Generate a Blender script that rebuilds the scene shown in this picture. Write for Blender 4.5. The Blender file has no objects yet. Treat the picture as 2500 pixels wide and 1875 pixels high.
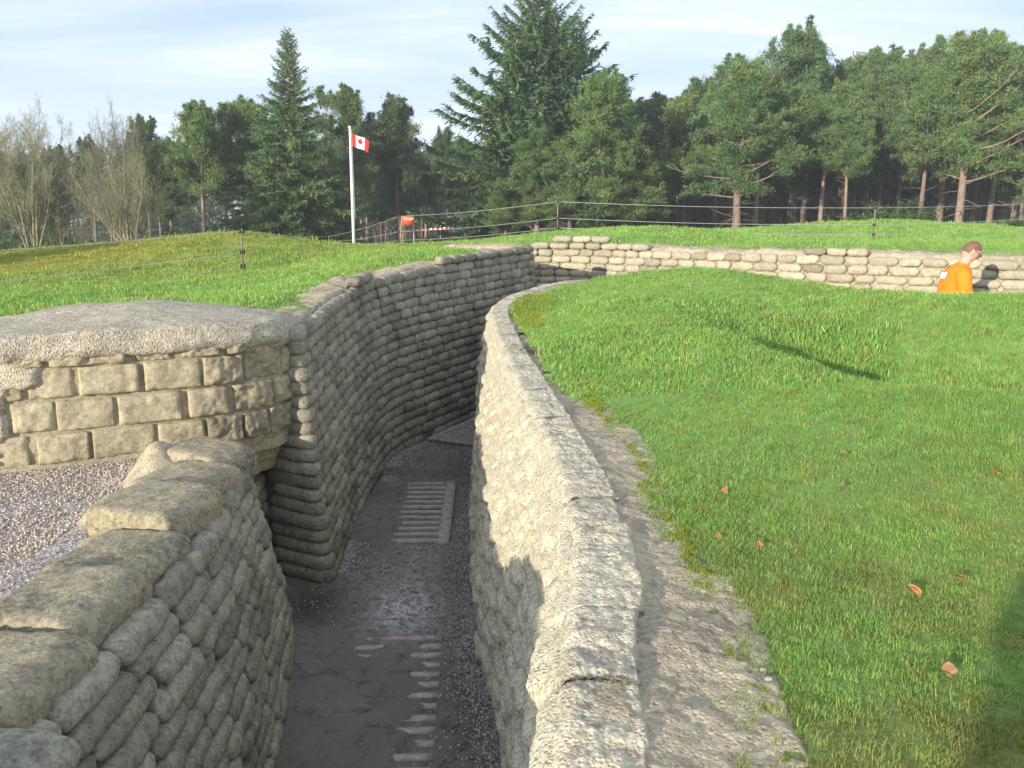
import bpy, math, random
import numpy as np
from mathutils import Vector, Matrix, Euler

random.seed(7)
RNG = np.random.default_rng(11)
SC = bpy.context.scene
COL = SC.collection
PI = math.pi

# ------------------------------------------------------------------ camera model
FPX, HORIZON, EYE = 2000.0, 545.0, 2.8
PITCH = math.atan((937.5 - HORIZON) / FPX)


def ray(px, py):
    cx = (px - 1250) / FPX
    cy = (937.5 - py) / FPX
    return np.array((cx, math.cos(PITCH) + cy * math.sin(PITCH), -math.sin(PITCH) + cy * math.cos(PITCH)))


def at(px, py, y):
    """world point seen at a photo pixel, at ground distance y"""
    d = ray(px, py)
    t = y / d[1]
    return np.array((d[0] * t, y, EYE + d[2] * t))


def project(P):
    P = np.asarray(P, float)
    x = P[..., 0]
    y = P[..., 1]
    z = P[..., 2] - EYE
    dep = y * math.cos(PITCH) - z * math.sin(PITCH)
    up = y * math.sin(PITCH) + z * math.cos(PITCH)
    dep = np.where(np.abs(dep) < 1e-3, 1e-3, dep)
    return 1250 + FPX * x / dep, 937.5 - FPX * up / dep, dep


# ------------------------------------------------------------------ noise
def _hash(ix, iy, iz, seed):
    h = (ix.astype(np.int64) * 374761393 + iy.astype(np.int64) * 668265263 + iz.astype(np.int64) * 2147483647 + seed * 1274126177) & 0xFFFFFFFF
    h = ((h ^ (h >> 13)) * 1274126177) & 0xFFFFFFFF
    h = ((h ^ (h >> 16)) * 2246822519) & 0xFFFFFFFF
    h = h ^ (h >> 15)
    return (h & 0xFFFFFF) / float(0xFFFFFF)


def vnoise(P, seed=0):
    P = np.asarray(P, float)
    i = np.floor(P)
    f = P - i
    f = f * f * (3 - 2 * f)
    ix, iy, iz = i[..., 0], i[..., 1], i[..., 2]
    out = 0
    for a in (0, 1):
        wa = f[..., 0] if a else 1 - f[..., 0]
        for b in (0, 1):
            wb = f[..., 1] if b else 1 - f[..., 1]
            for c in (0, 1):
                wc = f[..., 2] if c else 1 - f[..., 2]
                out = out + wa * wb * wc * _hash(ix + a, iy + b, iz + c, seed)
    return out * 2 - 1


def fbm(P, freq=1.0, octv=4, seed=0, gain=0.5):
    P = np.asarray(P, float)
    a, s, tot = 1.0, 0.0, 0.0
    for o in range(octv):
        s = s + a * vnoise(P * freq, seed + o * 17)
        tot += a
        a *= gain
        freq *= 2.03
    return s / tot


def sstep(a, b, x):
    t = np.clip((np.asarray(x, float) - a) / (b - a), 0, 1)
    return t * t * (3 - 2 * t)


# ------------------------------------------------------------------ mesh helpers
def mesh_from(name, V, F, mats=(), smooth=True, attr=None, mi=None):
    V = np.asarray(V, np.float32).reshape(-1, 3)
    me = bpy.data.meshes.new(name)
    if isinstance(F, np.ndarray):
        n, k = F.shape
        flat = F.astype(np.int32).ravel()
        starts = np.arange(n, dtype=np.int32) * k
    else:
        lens = np.array([len(f) for f in F], np.int32)
        flat = np.fromiter((i for f in F for i in f), np.int32)
        starts = np.concatenate(([0], np.cumsum(lens)[:-1])).astype(np.int32)
        n = len(F)
    me.vertices.add(len(V))
    me.vertices.foreach_set('co', V.ravel())
    me.loops.add(len(flat))
    me.loops.foreach_set('vertex_index', flat)
    me.polygons.add(n)
    me.polygons.foreach_set('loop_start', starts)
    if smooth:
        me.polygons.foreach_set('use_smooth', np.ones(n, bool))
    for m in mats:
        me.materials.append(m)
    if mi is not None:
        me.polygons.foreach_set('material_index', np.asarray(mi, np.int32))
    if attr:
        for an, av in attr.items():
            a = me.attributes.new(an, 'FLOAT', 'POINT')
            a.data.foreach_set('value', np.asarray(av, np.float32))
    me.update(calc_edges=True)
    me.validate()
    return me


def link(name, me, parent=None, loc=None):
    o = bpy.data.objects.new(name, me)
    COL.objects.link(o)
    if parent is not None:
        o.parent = parent
    if loc is not None:
        o.location = loc
    return o


def root_loc(o):
    p = np.zeros(3)
    while o is not None:
        p = p + np.array(o.location)
        o = o.parent
    return p


def thing(name, label, cat, loc=(0, 0, 0), rz=0.0, group=None):
    o = bpy.data.objects.new(name, None)
    o.empty_display_size = 0.2
    COL.objects.link(o)
    o.location = loc
    o.rotation_euler = (0, 0, rz)
    tag(o, label, cat, group)
    return o


def tag(o, label=None, cat=None, group=None, kind=None):
    if label:
        o['label'] = label
    if cat:
        o['category'] = cat
    if group:
        o['group'] = group
    if kind:
        o['kind'] = kind
    return o


def part(name, V, F, mat, parent, smooth=True, attr=None, mi=None):
    """world-space geometry made into a child mesh of parent"""
    V = np.asarray(V, float) - root_loc(parent)
    mats = mat if isinstance(mat, (list, tuple)) else [mat]
    return link(name, mesh_from(name, V, F, mats, smooth, attr, mi), parent)


def solo(name, V, F, mat, smooth=True, attr=None, loc=(0, 0, 0), mi=None):
    V = np.asarray(V, float) - np.array(loc)
    mats = mat if isinstance(mat, (list, tuple)) else [mat]
    return link(name, mesh_from(name, V, F, mats, smooth, attr, mi), None, loc)


def grid_faces(nu, nv, wrap_v=False):
    i = np.arange(nu - 1)[:, None]
    j = np.arange(nv if wrap_v else nv - 1)[None, :]
    a = i * nv + j
    b = i * nv + (j + 1) % nv
    c = (i + 1) * nv + (j + 1) % nv
    d = (i + 1) * nv + j
    return np.stack([a + 0 * b, b + 0 * a, c + 0 * a, d + 0 * b], -1).reshape(-1, 4)


def merge(parts):
    """[(V,F,...)] -> V,F   (F same arity)"""
    Vs, Fs, off = [], [], 0
    for V, F in parts:
        Vs.append(np.asarray(V, float).reshape(-1, 3))
        Fs.append(np.asarray(F) + off)
        off += len(Vs[-1])
    return np.concatenate(Vs), np.concatenate(Fs)


def catmull(P, n=20):
    P = np.asarray(P, float)
    Q = np.vstack([2 * P[0] - P[1], P, 2 * P[-1] - P[-2]])
    out = []
    t = np.linspace(0, 1, n, endpoint=False)[:, None]
    for i in range(1, len(Q) - 2):
        a, b, c, d = Q[i - 1], Q[i], Q[i + 1], Q[i + 2]
        out.append(0.5 * ((2 * b) + (c - a) * t + (2 * a - 5 * b + 4 * c - d) * t ** 2 + (3 * b - a - 3 * c + d) * t ** 3))
    out.append(P[-1:])
    return np.vstack(out)


def tube(P, R, k=6, cap=True):
    """tube through points P with radii R -> V, F(quads)"""
    P = np.asarray(P, float)
    R = np.broadcast_to(np.asarray(R, float), (len(P),))
    T = np.gradient(P, axis=0)
    T /= np.linalg.norm(T, axis=1, keepdims=True) + 1e-9
    ref = np.array((0.0, 0, 1)) if abs(T[0][2]) < 0.9 else np.array((1.0, 0, 0))
    A = np.cross(T, ref)
    A /= np.linalg.norm(A, axis=1, keepdims=True) + 1e-9
    B = np.cross(T, A)
    ang = np.arange(k) * 2 * PI / k
    V = P[:, None] + R[:, None, None] * (A[:, None] * np.cos(ang)[None, :, None] + B[:, None] * np.sin(ang)[None, :, None])
    F = grid_faces(len(P), k, True)
    V = V.reshape(-1, 3)
    if cap:
        n = len(V)
        V = np.vstack([V, P[:1], P[-1:]])
        ex = []
        L = (len(P) - 1) * k
        for j in range(0, k, 1):
            ex.append((n, (j + 1) % k, j, j))
            ex.append((n + 1, L + j, L + (j + 1) % k, L + (j + 1) % k))
        # degenerate quads are avoided: pair the fans
        ex = []
        for j in range(0, k - 1, 2):
            ex.append((n, (j + 2) % k, j + 1, j))
            ex.append((n + 1, L + j, L + j + 1, L + (j + 2) % k))
        F = np.vstack([F, np.array(ex)])
    return V, F


def rbox(a, b, c, r, n=(6, 6, 6)):
    """rounded box with half sizes a,b,c centred on the origin, surface subdivided"""
    Vs, Fs, off = [], [], 0
    h = np.array((a, b, c))
    for ax in range(3):
        u, v = [i for i in range(3) if i != ax]
        for sgn in (-1, 1):
            nu, nv = n[u] + 1, n[v] + 1
            U, W = np.meshgrid(np.linspace(-1, 1, nu), np.linspace(-1, 1, nv), indexing='ij')
            P = np.zeros((nu * nv, 3))
            P[:, ax] = sgn
            P[:, u] = U.ravel()
            P[:, v] = W.ravel()
            F = grid_faces(nu, nv)
            flip = (sgn > 0) ^ (ax == 1)
            if not flip:
                F = F[:, ::-1]
            Vs.append(P * h)
            Fs.append(F + off)
            off += len(P)
    V = np.vstack(Vs)
    F = np.vstack(Fs)
    # weld
    key = np.round(V * 1e5).astype(np.int64)
    _, idx, inv = np.unique(key, axis=0, return_index=True, return_inverse=True)
    V = V[idx]
    F = inv.ravel()[F]
    inner = np.clip(V, -(h - r), h - r)
    d = V - inner
    L = np.linalg.norm(d, axis=1, keepdims=True)
    V = inner + np.where(L > 1e-9, d / np.maximum(L, 1e-9) * np.minimum(L, r), 0)
    return V, F


# ------------------------------------------------------------------ node helpers
class NT:
    def __init__(self, tree):
        self.t = tree

    def n(self, typ, **kw):
        nd = self.t.nodes.new(typ)
        for k, v in kw.items():
            if k.startswith('i_'):
                nd.inputs[k[2:].replace('_', ' ')].default_value = v
            else:
                setattr(nd, k, v)
        return nd

    def l(self, a, b):
        self.t.links.new(a, b)

    def noise(self, vec, scale, detail=4, rough=0.55, dist=0.0):
        nd = self.n('ShaderNodeTexNoise')
        nd.inputs['Scale'].default_value = scale
        nd.inputs['Detail'].default_value = detail
        nd.inputs['Roughness'].default_value = rough
        nd.inputs['Distortion'].default_value = dist
        if vec is not None:
            self.l(vec, nd.inputs['Vector'])
        return nd.outputs['Fac']

    def ramp(self, fac, stops):
        nd = self.n('ShaderNodeValToRGB')
        e = nd.color_ramp.elements
        while len(e) < len(stops):
            e.new(0.5)
        for k, (p, c) in enumerate(stops):
            e[k].position = p
            e[k].color = (*c, 1) if isinstance(c, (tuple, list)) else (c, c, c, 1)
        self.l(fac, nd.inputs[0])
        return nd.outputs[0]

    def mix(self, fac, a, b, blend='MIX'):
        nd = self.n('ShaderNodeMix')
        nd.data_type = 'RGBA'
        nd.blend_type = blend
        for s, v in ((0, fac), (6, a), (7, b)):
            if hasattr(v, 'is_linked'):
                self.l(v, nd.inputs[s])
            elif s == 0:
                nd.inputs[0].default_value = v
            else:
                nd.inputs[s].default_value = (*v, 1)
        return nd.outputs[2]

    def math(self, op, a, b=None, clamp=False):
        nd = self.n('ShaderNodeMath')
        nd.operation = op
        nd.use_clamp = clamp
        for s, v in ((0, a), (1, b)):
            if v is None:
                continue
            if hasattr(v, 'is_linked'):
                self.l(v, nd.inputs[s])
            else:
                nd.inputs[s].default_value = v
        return nd.outputs[0]

    def bump(self, h, strength, dist, normal=None):
        nd = self.n('ShaderNodeBump')
        nd.inputs['Strength'].default_value = strength
        nd.inputs['Distance'].default_value = dist
        self.l(h, nd.inputs['Height'])
        if normal is not None:
            self.l(normal, nd.inputs['Normal'])
        return nd.outputs[0]


def new_mat(name):
    m = bpy.data.materials.new(name)
    m.use_nodes = True
    m.node_tree.nodes.clear()
    t = NT(m.node_tree)
    out = t.n('ShaderNodeOutputMaterial')
    bs = t.n('ShaderNodeBsdfPrincipled')
    bs.inputs['Roughness'].default_value = 0.9
    bs.inputs['Specular IOR Level'].default_value = 0.25
    t.l(bs.outputs[0], out.inputs[0])
    return m, t, bs, out


def plain(name, col, rough=0.7, var=0.15, scale=20, metal=0.0):
    m, t, bs, out = new_mat(name)
    tc = t.n('ShaderNodeTexCoord')
    f = t.noise(tc.outputs['Object'], scale, 4)
    c = t.ramp(f, [(0.3, tuple(v * (1 - var) for v in col)), (0.7, tuple(min(1, v * (1 + var)) for v in col))])
    t.l(c, bs.inputs['Base Color'])
    bs.inputs['Roughness'].default_value = rough
    bs.inputs['Metallic'].default_value = metal
    return m


def concrete(name, base, dark, pale, moss=None, dark_amt=(0.5, 0.75), pale_amt=(0.6, 0.8), speck=0.5, bump=0.6, bscale=1.0, tint=True, pit=False, coarse=60):
    m, t, bs, out = new_mat(name)
    tc = t.n('ShaderNodeTexCoord').outputs['Object']
    big = t.noise(tc, 2.3, 5, 0.6)
    mid = t.noise(tc, 11, 5, 0.6, 0.3)
    fine = t.noise(tc, 95, 3, 0.65)
    c = t.mix(t.ramp(mid, [(0.35, 0.0), (0.7, 1.0)]), tuple(b * 0.82 for b in base), tuple(min(1, b * 1.12) for b in base))
    # dark lichen / algae patches with ragged rims
    dm = t.math('ADD', t.math('MULTIPLY', big, 0.6), t.math('MULTIPLY', t.noise(tc, 28, 6, 0.7), 0.4))
    c = t.mix(t.ramp(dm, [(dark_amt[0], 0.0), (dark_amt[1], 1.0)]), c, dark)
    pm = t.math('ADD', t.math('MULTIPLY', t.noise(tc, 4.7, 5, 0.6), 0.5), t.math('MULTIPLY', t.noise(tc, 40, 5, 0.7), 0.5))
    c = t.mix(t.ramp(pm, [(pale_amt[0], 0.0), (pale_amt[1], 1.0)]), c, pale)
    if moss:
        mm = t.math('ADD', t.math('MULTIPLY', t.noise(tc, 3.1, 4, 0.6), 0.65), t.math('MULTIPLY', t.noise(tc, 55, 3, 0.7), 0.35))
        c = t.mix(t.ramp(mm, [(moss[1], 0.0), (moss[2], 1.0)]), c, moss[0])
    # dark pits and stains a few centimetres wide
    st_ = t.math('ADD', t.math('MULTIPLY', t.noise(tc, 19, 5, 0.7), 0.6), t.math('MULTIPLY', t.noise(tc, 70, 3, 0.7), 0.4))
    c = t.mix(t.ramp(st_, [(0.53, 0.0), (0.66, 0.7)]), c, tuple(v * 0.75 for v in dark))
    # aggregate specks
    vor = t.n('ShaderNodeTexVoronoi')
    vor.inputs['Scale'].default_value = coarse
    t.l(tc, vor.inputs['Vector'])
    sp = t.ramp(vor.outputs['Color'], [(0.12, 0.55), (0.5, 1.0), (0.9, 1.25)])
    c = t.mix(speck, c, sp, 'MULTIPLY')
    f2 = t.ramp(fine, [(0.3, 0.72), (0.7, 1.2)])
    c = t.mix(speck, c, f2, 'MULTIPLY')
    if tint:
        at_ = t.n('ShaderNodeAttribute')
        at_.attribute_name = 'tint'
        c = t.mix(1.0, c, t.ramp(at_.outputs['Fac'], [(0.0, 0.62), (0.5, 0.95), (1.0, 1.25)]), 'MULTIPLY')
    t.l(c, bs.inputs['Base Color'])
    hh = t.math('ADD', t.math('MULTIPLY', fine, 0.5), t.math('MULTIPLY', t.noise(tc, 34, 5, 0.7), 0.9))
    if pit:
        hh = t.math('ADD', hh, t.math('MULTIPLY', t.ramp(vor.outputs['Distance'], [(0.0, 0.0), (0.5, 1.0)]), 0.7))
    nb = t.bump(hh, bump, 0.02 * bscale)
    t.l(nb, bs.inputs['Normal'])
    bs.inputs['Roughness'].default_value = 0.95
    bs.inputs['Specular IOR Level'].default_value = 0.15
    return m


# ------------------------------------------------------------------ materials
M = {}
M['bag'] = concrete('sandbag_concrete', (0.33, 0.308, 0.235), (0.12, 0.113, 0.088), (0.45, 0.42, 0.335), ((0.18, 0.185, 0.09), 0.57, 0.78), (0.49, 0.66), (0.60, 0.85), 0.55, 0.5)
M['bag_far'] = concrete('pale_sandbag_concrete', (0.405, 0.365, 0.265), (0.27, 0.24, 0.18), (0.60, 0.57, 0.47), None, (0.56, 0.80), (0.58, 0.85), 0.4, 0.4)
M['stucco'] = concrete('weathered_cream_concrete', (0.62, 0.565, 0.42), (0.32, 0.29, 0.21), (0.62, 0.58, 0.48), ((0.30, 0.30, 0.17), 0.60, 0.82), (0.58, 0.78), (0.55, 0.8), 0.6, 0.7, 1.0, False, True, 75)
M['cap'] = concrete('lichened_cap_concrete', (0.58, 0.52, 0.385), (0.27, 0.24, 0.19), (0.68, 0.63, 0.53), ((0.38, 0.32, 0.13), 0.64, 0.84), (0.50, 0.68), (0.54, 0.72), 0.55, 0.5, 1.0, False, True, 80)
M['mortar'] = concrete('rough_tan_mortar', (0.46, 0.39, 0.275), (0.23, 0.195, 0.145), (0.57, 0.51, 0.40), ((0.16, 0.17, 0.06), 0.62, 0.8), (0.50, 0.66), (0.60, 0.78), 0.5, 0.5, 1.0, False, True, 70)
M['slab'] = concrete('weathered_slab_concrete', (0.36, 0.315, 0.215), (0.10, 0.095, 0.08), (0.48, 0.45, 0.38), ((0.36, 0.28, 0.10), 0.60, 0.80), (0.50, 0.66), (0.58, 0.78), 0.6, 0.6, 1.0, False)
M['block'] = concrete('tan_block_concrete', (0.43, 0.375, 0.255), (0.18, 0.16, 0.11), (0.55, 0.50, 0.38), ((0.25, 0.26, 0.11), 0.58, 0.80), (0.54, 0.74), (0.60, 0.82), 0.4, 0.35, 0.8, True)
M['dome'] = concrete('bunker_cap_concrete', (0.52, 0.465, 0.36), (0.32, 0.275, 0.215), (0.64, 0.58, 0.46), ((0.36, 0.30, 0.13), 0.62, 0.82), (0.50, 0.64), (0.52, 0.72), 0.7, 0.8, 1.2, False, True, 60)
M['core'] = concrete('dark_joint_mortar', (0.17, 0.155, 0.12), (0.08, 0.075, 0.06), (0.25, 0.23, 0.18), None, (0.5, 0.7), (0.65, 0.85), 0.6, 0.8, 1.0, False)


def floor_mat():
    m, t, bs, out = new_mat('trodden_dirt')
    tc = t.n('ShaderNodeTexCoord').outputs['Object']
    big = t.noise(tc, 1.3, 5, 0.6)
    mid = t.noise(tc, 9, 6, 0.65, 0.4)
    fine = t.noise(tc, 120, 4, 0.7)
    c = t.mix(t.ramp(big, [(0.35, 0.0), (0.65, 1.0)]), (0.15, 0.126, 0.113), (0.23, 0.197, 0.18))
    c = t.mix(t.ramp(mid, [(0.52, 0.0), (0.68, 0.9)]), c, (0.07, 0.06, 0.055))
    c = t.mix(t.ramp(t.noise(tc, 26, 5, 0.7), [(0.55, 0.0), (0.70, 0.6)]), c, (0.30, 0.265, 0.245))
    c = t.mix(t.ramp(fine, [(0.58, 0.0), (0.72, 0.75)]), c, (0.34, 0.31, 0.29))
    # chalky scuffed patch in the middle of the path
    at_ = t.n('ShaderNodeAttribute')
    at_.attribute_name = 'chalk'
    cm = t.math('MULTIPLY', at_.outputs['Fac'], t.ramp(t.noise(tc, 16, 6, 0.75, 0.5), [(0.40, 0.0), (0.60, 1.0)]))
    c = t.mix(cm, c, (0.66, 0.64, 0.63))
    at2 = t.n('ShaderNodeAttribute')
    at2.attribute_name = 'dark_patch'
    c = t.mix(at2.outputs['Fac'], c, (0.045, 0.038, 0.033))
    t.l(c, bs.inputs['Base Color'])
    r = t.ramp(big, [(0.35, 0.55), (0.6, 0.9)])
    t.l(r, bs.inputs['Roughness'])
    h = t.math('ADD', t.math('MULTIPLY', mid, 0.8), t.math('MULTIPLY', fine, 0.35))
    t.l(t.bump(h, 1.0, 0.03), bs.inputs['Normal'])
    return m


def gravel_base_mat():
    m, t, bs, out = new_mat('gravel_bed')
    tc = t.n('ShaderNodeTexCoord').outputs['Object']
    vor = t.n('ShaderNodeTexVoronoi')
    vor.inputs['Scale'].default_value = 55
    t.l(tc, vor.inputs['Vector'])
    c = t.ramp(vor.outputs['Color'], [(0.1, (0.13, 0.11, 0.10)), (0.5, (0.34, 0.30, 0.28)), (0.95, (0.58, 0.54, 0.51))])
    big = t.noise(tc, 2.0, 5, 0.65)
    c = t.mix(t.ramp(big, [(0.5, 0.0), (0.7, 0.75)]), c, (0.23, 0.18, 0.14))
    t.l(c, bs.inputs['Base Color'])
    t.l(t.bump(vor.outputs['Distance'], 0.9, 0.012), bs.inputs['Normal'])
    return m


def stone_mat(name, lo, mid, hi):
    m, t, bs, out = new_mat(name)
    oi = t.n('ShaderNodeObjectInfo').outputs['Random']
    tc = t.n('ShaderNodeTexCoord').outputs['Object']
    c = t.ramp(oi, [(0.0, lo), (0.5, mid), (1.0, hi)])
    f = t.noise(tc, 6, 3)
    c = t.mix(0.5, c, t.ramp(f, [(0.3, 0.7), (0.7, 1.25)]), 'MULTIPLY')
    t.l(c, bs.inputs['Base Color'])
    return m


GRASS_DRY = (0.20, 0.17, 0.055)


def grass_colour(t, pos, rnd=None):
    big = t.noise(pos, 0.55, 4, 0.6)
    mid = t.noise(pos, 3.2, 5, 0.65)
    c = t.mix(t.ramp(big, [(0.35, 0.0), (0.65, 1.0)]), (0.215, 0.385, 0.108), (0.275, 0.45, 0.118))
    c = t.mix(t.ramp(mid, [(0.4, 0.0), (0.75, 0.7)]), c, (0.325, 0.445, 0.128))
    sep = t.n('ShaderNodeSeparateXYZ')
    t.l(pos, sep.inputs[0])
    # the bank on the left and the mound tops are drier, as is the trodden near edge
    dry_l = t.ramp(t.math('DIVIDE', sep.outputs[1], 40.0), [(0.25, 0.0), (0.40, 1.0)])
    left = t.ramp(t.math('ADD', t.math('DIVIDE', sep.outputs[0], 20.0), 0.75), [(0.35, 1.0), (0.75, 0.0)])
    dm = t.math('MULTIPLY', t.math('MULTIPLY', dry_l, left), 0.92)
    c = t.mix(dm, c, (0.31, 0.305, 0.06))
    near = t.ramp(t.math('DIVIDE', sep.outputs[1], 10.0), [(0.12, 1.0), (0.42, 0.0)])
    pat = t.ramp(t.noise(pos, 1.9, 5, 0.7), [(0.36, 0.0), (0.60, 1.0)])
    c = t.mix(t.math('MULTIPLY', t.math('MULTIPLY', near, pat), 0.8), c, (0.27, 0.25, 0.085))
    pat2 = t.ramp(t.noise(pos, 1.1, 4, 0.7), [(0.60, 0.0), (0.74, 0.65)])
    c = t.mix(pat2, c, (0.29, 0.29, 0.08))
    if rnd is not None:
        c = t.mix(t.ramp(rnd, [(0.86, 0.0), (0.95, 0.85)]), c, (0.40, 0.33, 0.13))
        c = t.mix(1.0, c, t.ramp(t.math('FRACT', t.math('MULTIPLY', rnd, 7.31)), [(0.0, 0.72), (1.0, 1.25)]), 'MULTIPLY')
    return c


def ground_mat():
    m, t, bs, out = new_mat('turf')
    tc = t.n('ShaderNodeTexCoord').outputs['Object']
    c = grass_colour(t, tc)
    fine = t.noise(tc, 70, 4, 0.7)
    c = t.mix(0.8, c, t.ramp(fine, [(0.3, 0.55), (0.7, 1.15)]), 'MULTIPLY')
    at_ = t.n('ShaderNodeAttribute')
    at_.attribute_name = 'litter'
    lit = t.mix(t.noise(tc, 3, 4), (0.05, 0.038, 0.02), (0.10, 0.12, 0.03))
    c = t.mix(at_.outputs['Fac'], c, lit)
    t.l(c, bs.inputs['Base Color'])
    bs.inputs['Specular IOR Level'].default_value = 0.1
    t.l(t.bump(t.noise(tc, 45, 5, 0.75), 0.9, 0.03), bs.inputs['Normal'])
    return m


def blade_mat():
    m, t, bs, out = new_mat('grass_blade')
    geo = t.n('ShaderNodeNewGeometry')
    oi = t.n('ShaderNodeObjectInfo').outputs['Random']
    c = grass_colour(t, geo.outputs['Position'], oi)
    c = t.mix(1.0, c, (1.05, 1.05, 1.0), 'MULTIPLY')
    t.l(c, bs.inputs['Base Color'])
    bs.inputs['Roughness'].default_value = 0.55
    bs.inputs['Specular IOR Level'].default_value = 0.3
    tr = t.n('ShaderNodeBsdfTranslucent')
    t.l(t.mix(1.0, c, (1.15, 1.25, 0.7), 'MULTIPLY'), tr.inputs[0])
    mx = t.n('ShaderNodeMixShader')
    mx.inputs[0].default_value = 0.42
    t.l(bs.outputs[0], mx.inputs[1])
    t.l(tr.outputs[0], mx.inputs[2])
    t.l(mx.outputs[0], out.inputs[0])
    return m


def needle_mat(name, a, b, warm, wamt=0.6):
    m, t, bs, out = new_mat(name)
    tc = t.n('ShaderNodeTexCoord').outputs['Object']
    oi = t.n('ShaderNodeObjectInfo').outputs['Random']
    f = t.noise(tc, 1.1, 4, 0.6)
    c = t.mix(t.ramp(f, [(0.35, 0.0), (0.65, 1.0)]), a, b)
    c = t.mix(t.ramp(t.noise(tc, 0.55, 3, 0.6), [(0.52, 0.0), (0.70, wamt)]), c, warm)
    at_ = t.n('ShaderNodeAttribute')
    at_.attribute_name = 'tint'
    c = t.mix(1.0, c, t.ramp(at_.outputs['Fac'], [(0.0, 0.6), (1.0, 1.35)]), 'MULTIPLY')
    c = t.mix(1.0, c, t.ramp(oi, [(0.0, (0.80, 0.86, 0.85)), (1.0, (1.2, 1.12, 1.0))]), 'MULTIPLY')
    t.l(c, bs.inputs['Base Color'])
    bs.inputs['Roughness'].default_value = 0.6
    bs.inputs['Specular IOR Level'].default_value = 0.25
    tr = t.n('ShaderNodeBsdfTranslucent')
    t.l(c, tr.inputs[0])
    mx = t.n('ShaderNodeMixShader')
    mx.inputs[0].default_value = 0.25
    t.l(bs.outputs[0], mx.inputs[1])
    t.l(tr.outputs[0], mx.inputs[2])
    t.l(mx.outputs[0], out.inputs[0])
    return m


def bark_mat(name, lo, hi, up=None):
    m, t, bs, out = new_mat(name)
    tc = t.n('ShaderNodeTexCoord')
    mp = t.n('ShaderNodeMapping')
    mp.inputs['Scale'].default_value = (1, 1, 0.25)
    t.l(tc.outputs['Object'], mp.inputs[0])
    f = t.noise(mp.outputs[0], 9, 6, 0.7)
    c = t.ramp(f, [(0.3, lo), (0.7, hi)])
    if up:
        sep = t.n('ShaderNodeSeparateXYZ')
        t.l(tc.outputs['Object'], sep.inputs[0])
        h = t.ramp(t.math('DIVIDE', sep.outputs[2], 10.0), [(0.3, 0.0), (0.65, 0.8)])
        c = t.mix(h, c, up)
    oi = t.n('ShaderNodeObjectInfo').outputs['Random']
    c = t.mix(1.0, c, t.ramp(oi, [(0.0, 0.7), (1.0, 1.3)]), 'MULTIPLY')
    t.l(c, bs.inputs['Base Color'])
    t.l(t.bump(f, 0.8, 0.05), bs.inputs['Normal'])
    return m


M['floor'] = floor_mat()
M['gravel_bed'] = gravel_base_mat()
M['gravel'] = stone_mat('gravel_stone', (0.27, 0.215, 0.17), (0.44, 0.37, 0.30), (0.60, 0.52, 0.43))
M['grit'] = stone_mat('dark_gravel_stone', (0.13, 0.115, 0.105), (0.31, 0.28, 0.26), (0.56, 0.52, 0.48))
M['turf'] = ground_mat()
M['blade'] = blade_mat()
M['pine'] = needle_mat('pine_needles', (0.095, 0.178, 0.070), (0.165, 0.255, 0.080), (0.225, 0.245, 0.082))
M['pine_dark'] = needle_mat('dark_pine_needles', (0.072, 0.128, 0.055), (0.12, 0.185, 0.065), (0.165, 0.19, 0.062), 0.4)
M['spruce'] = needle_mat('spruce_needles', (0.085, 0.165, 0.082), (0.135, 0.23, 0.082), (0.205, 0.255, 0.066), 0.7)
M['bark'] = bark_mat('pine_bark', (0.12, 0.092, 0.077), (0.33, 0.25, 0.20), (0.34, 0.24, 0.17))
M['bark_dark'] = bark_mat('dark_bark', (0.08, 0.063, 0.053), (0.22, 0.165, 0.13))
M['bare'] = bark_mat('bare_twig_bark', (0.16, 0.16, 0.09), (0.35, 0.345, 0.21))
M['shrub'] = needle_mat('shrub_leaves', (0.045, 0.09, 0.03), (0.075, 0.13, 0.035), (0.10, 0.13, 0.04))
M['wood'] = plain('grey_slat_wood', (0.38, 0.325, 0.285), 0.85, 0.3, 14)
M['post'] = plain('rusty_post_steel', (0.20, 0.16, 0.11), 0.6, 0.3, 30, 0.3)
M['wire'] = plain('galvanised_wire', (0.55, 0.55, 0.53), 0.45, 0.1, 30, 0.6)
M['insul'] = plain('black_insulator', (0.035, 0.035, 0.035), 0.5)
M['white_metal'] = plain('white_painted_pole', (0.75, 0.76, 0.78), 0.35, 0.05)
M['red'] = plain('flag_red', (0.62, 0.02, 0.03), 0.75, 0.06)
M['flag_white'] = plain('flag_white', (0.80, 0.80, 0.82), 0.75, 0.04)
M['sign_red'] = plain('sign_red_paint', (0.58, 0.095, 0.045), 0.5, 0.08)
M['sign_white'] = plain('sign_lettering', (0.85, 0.70, 0.62), 0.5, 0.04)
M['sign_wood'] = plain('sign_post_wood', (0.34, 0.28, 0.19), 0.8, 0.2)
M['leaf'] = plain('dead_leaf', (0.36, 0.165, 0.065), 0.7, 0.35, 40)
M['leaf2'] = plain('brown_dead_leaf', (0.33, 0.19, 0.10), 0.75, 0.3, 40)
M['pebble'] = plain('white_pebble', (0.30, 0.275, 0.24), 0.8, 0.2, 40)
M['skin'] = plain('skin', (0.56, 0.31, 0.24), 0.5, 0.08, 12)
M['hair'] = plain('brown_hair', (0.16, 0.095, 0.06), 0.6, 0.3, 60)
M['orange'] = plain('orange_cotton', (0.85, 0.215, 0.015), 0.85, 0.1, 9)
M['jeans'] = plain('dark_trousers', (0.05, 0.06, 0.09), 0.85, 0.2, 40)
M['shoe'] = plain('dark_shoe', (0.03, 0.028, 0.026), 0.6)
M['print'] = plain('white_shirt_print', (0.82, 0.80, 0.82), 0.7, 0.05)
M['glasses'] = plain('dark_glasses', (0.03, 0.02, 0.025), 0.3)
M['brick'] = plain('dark_red_brick', (0.16, 0.055, 0.045), 0.85, 0.2, 6)
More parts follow.
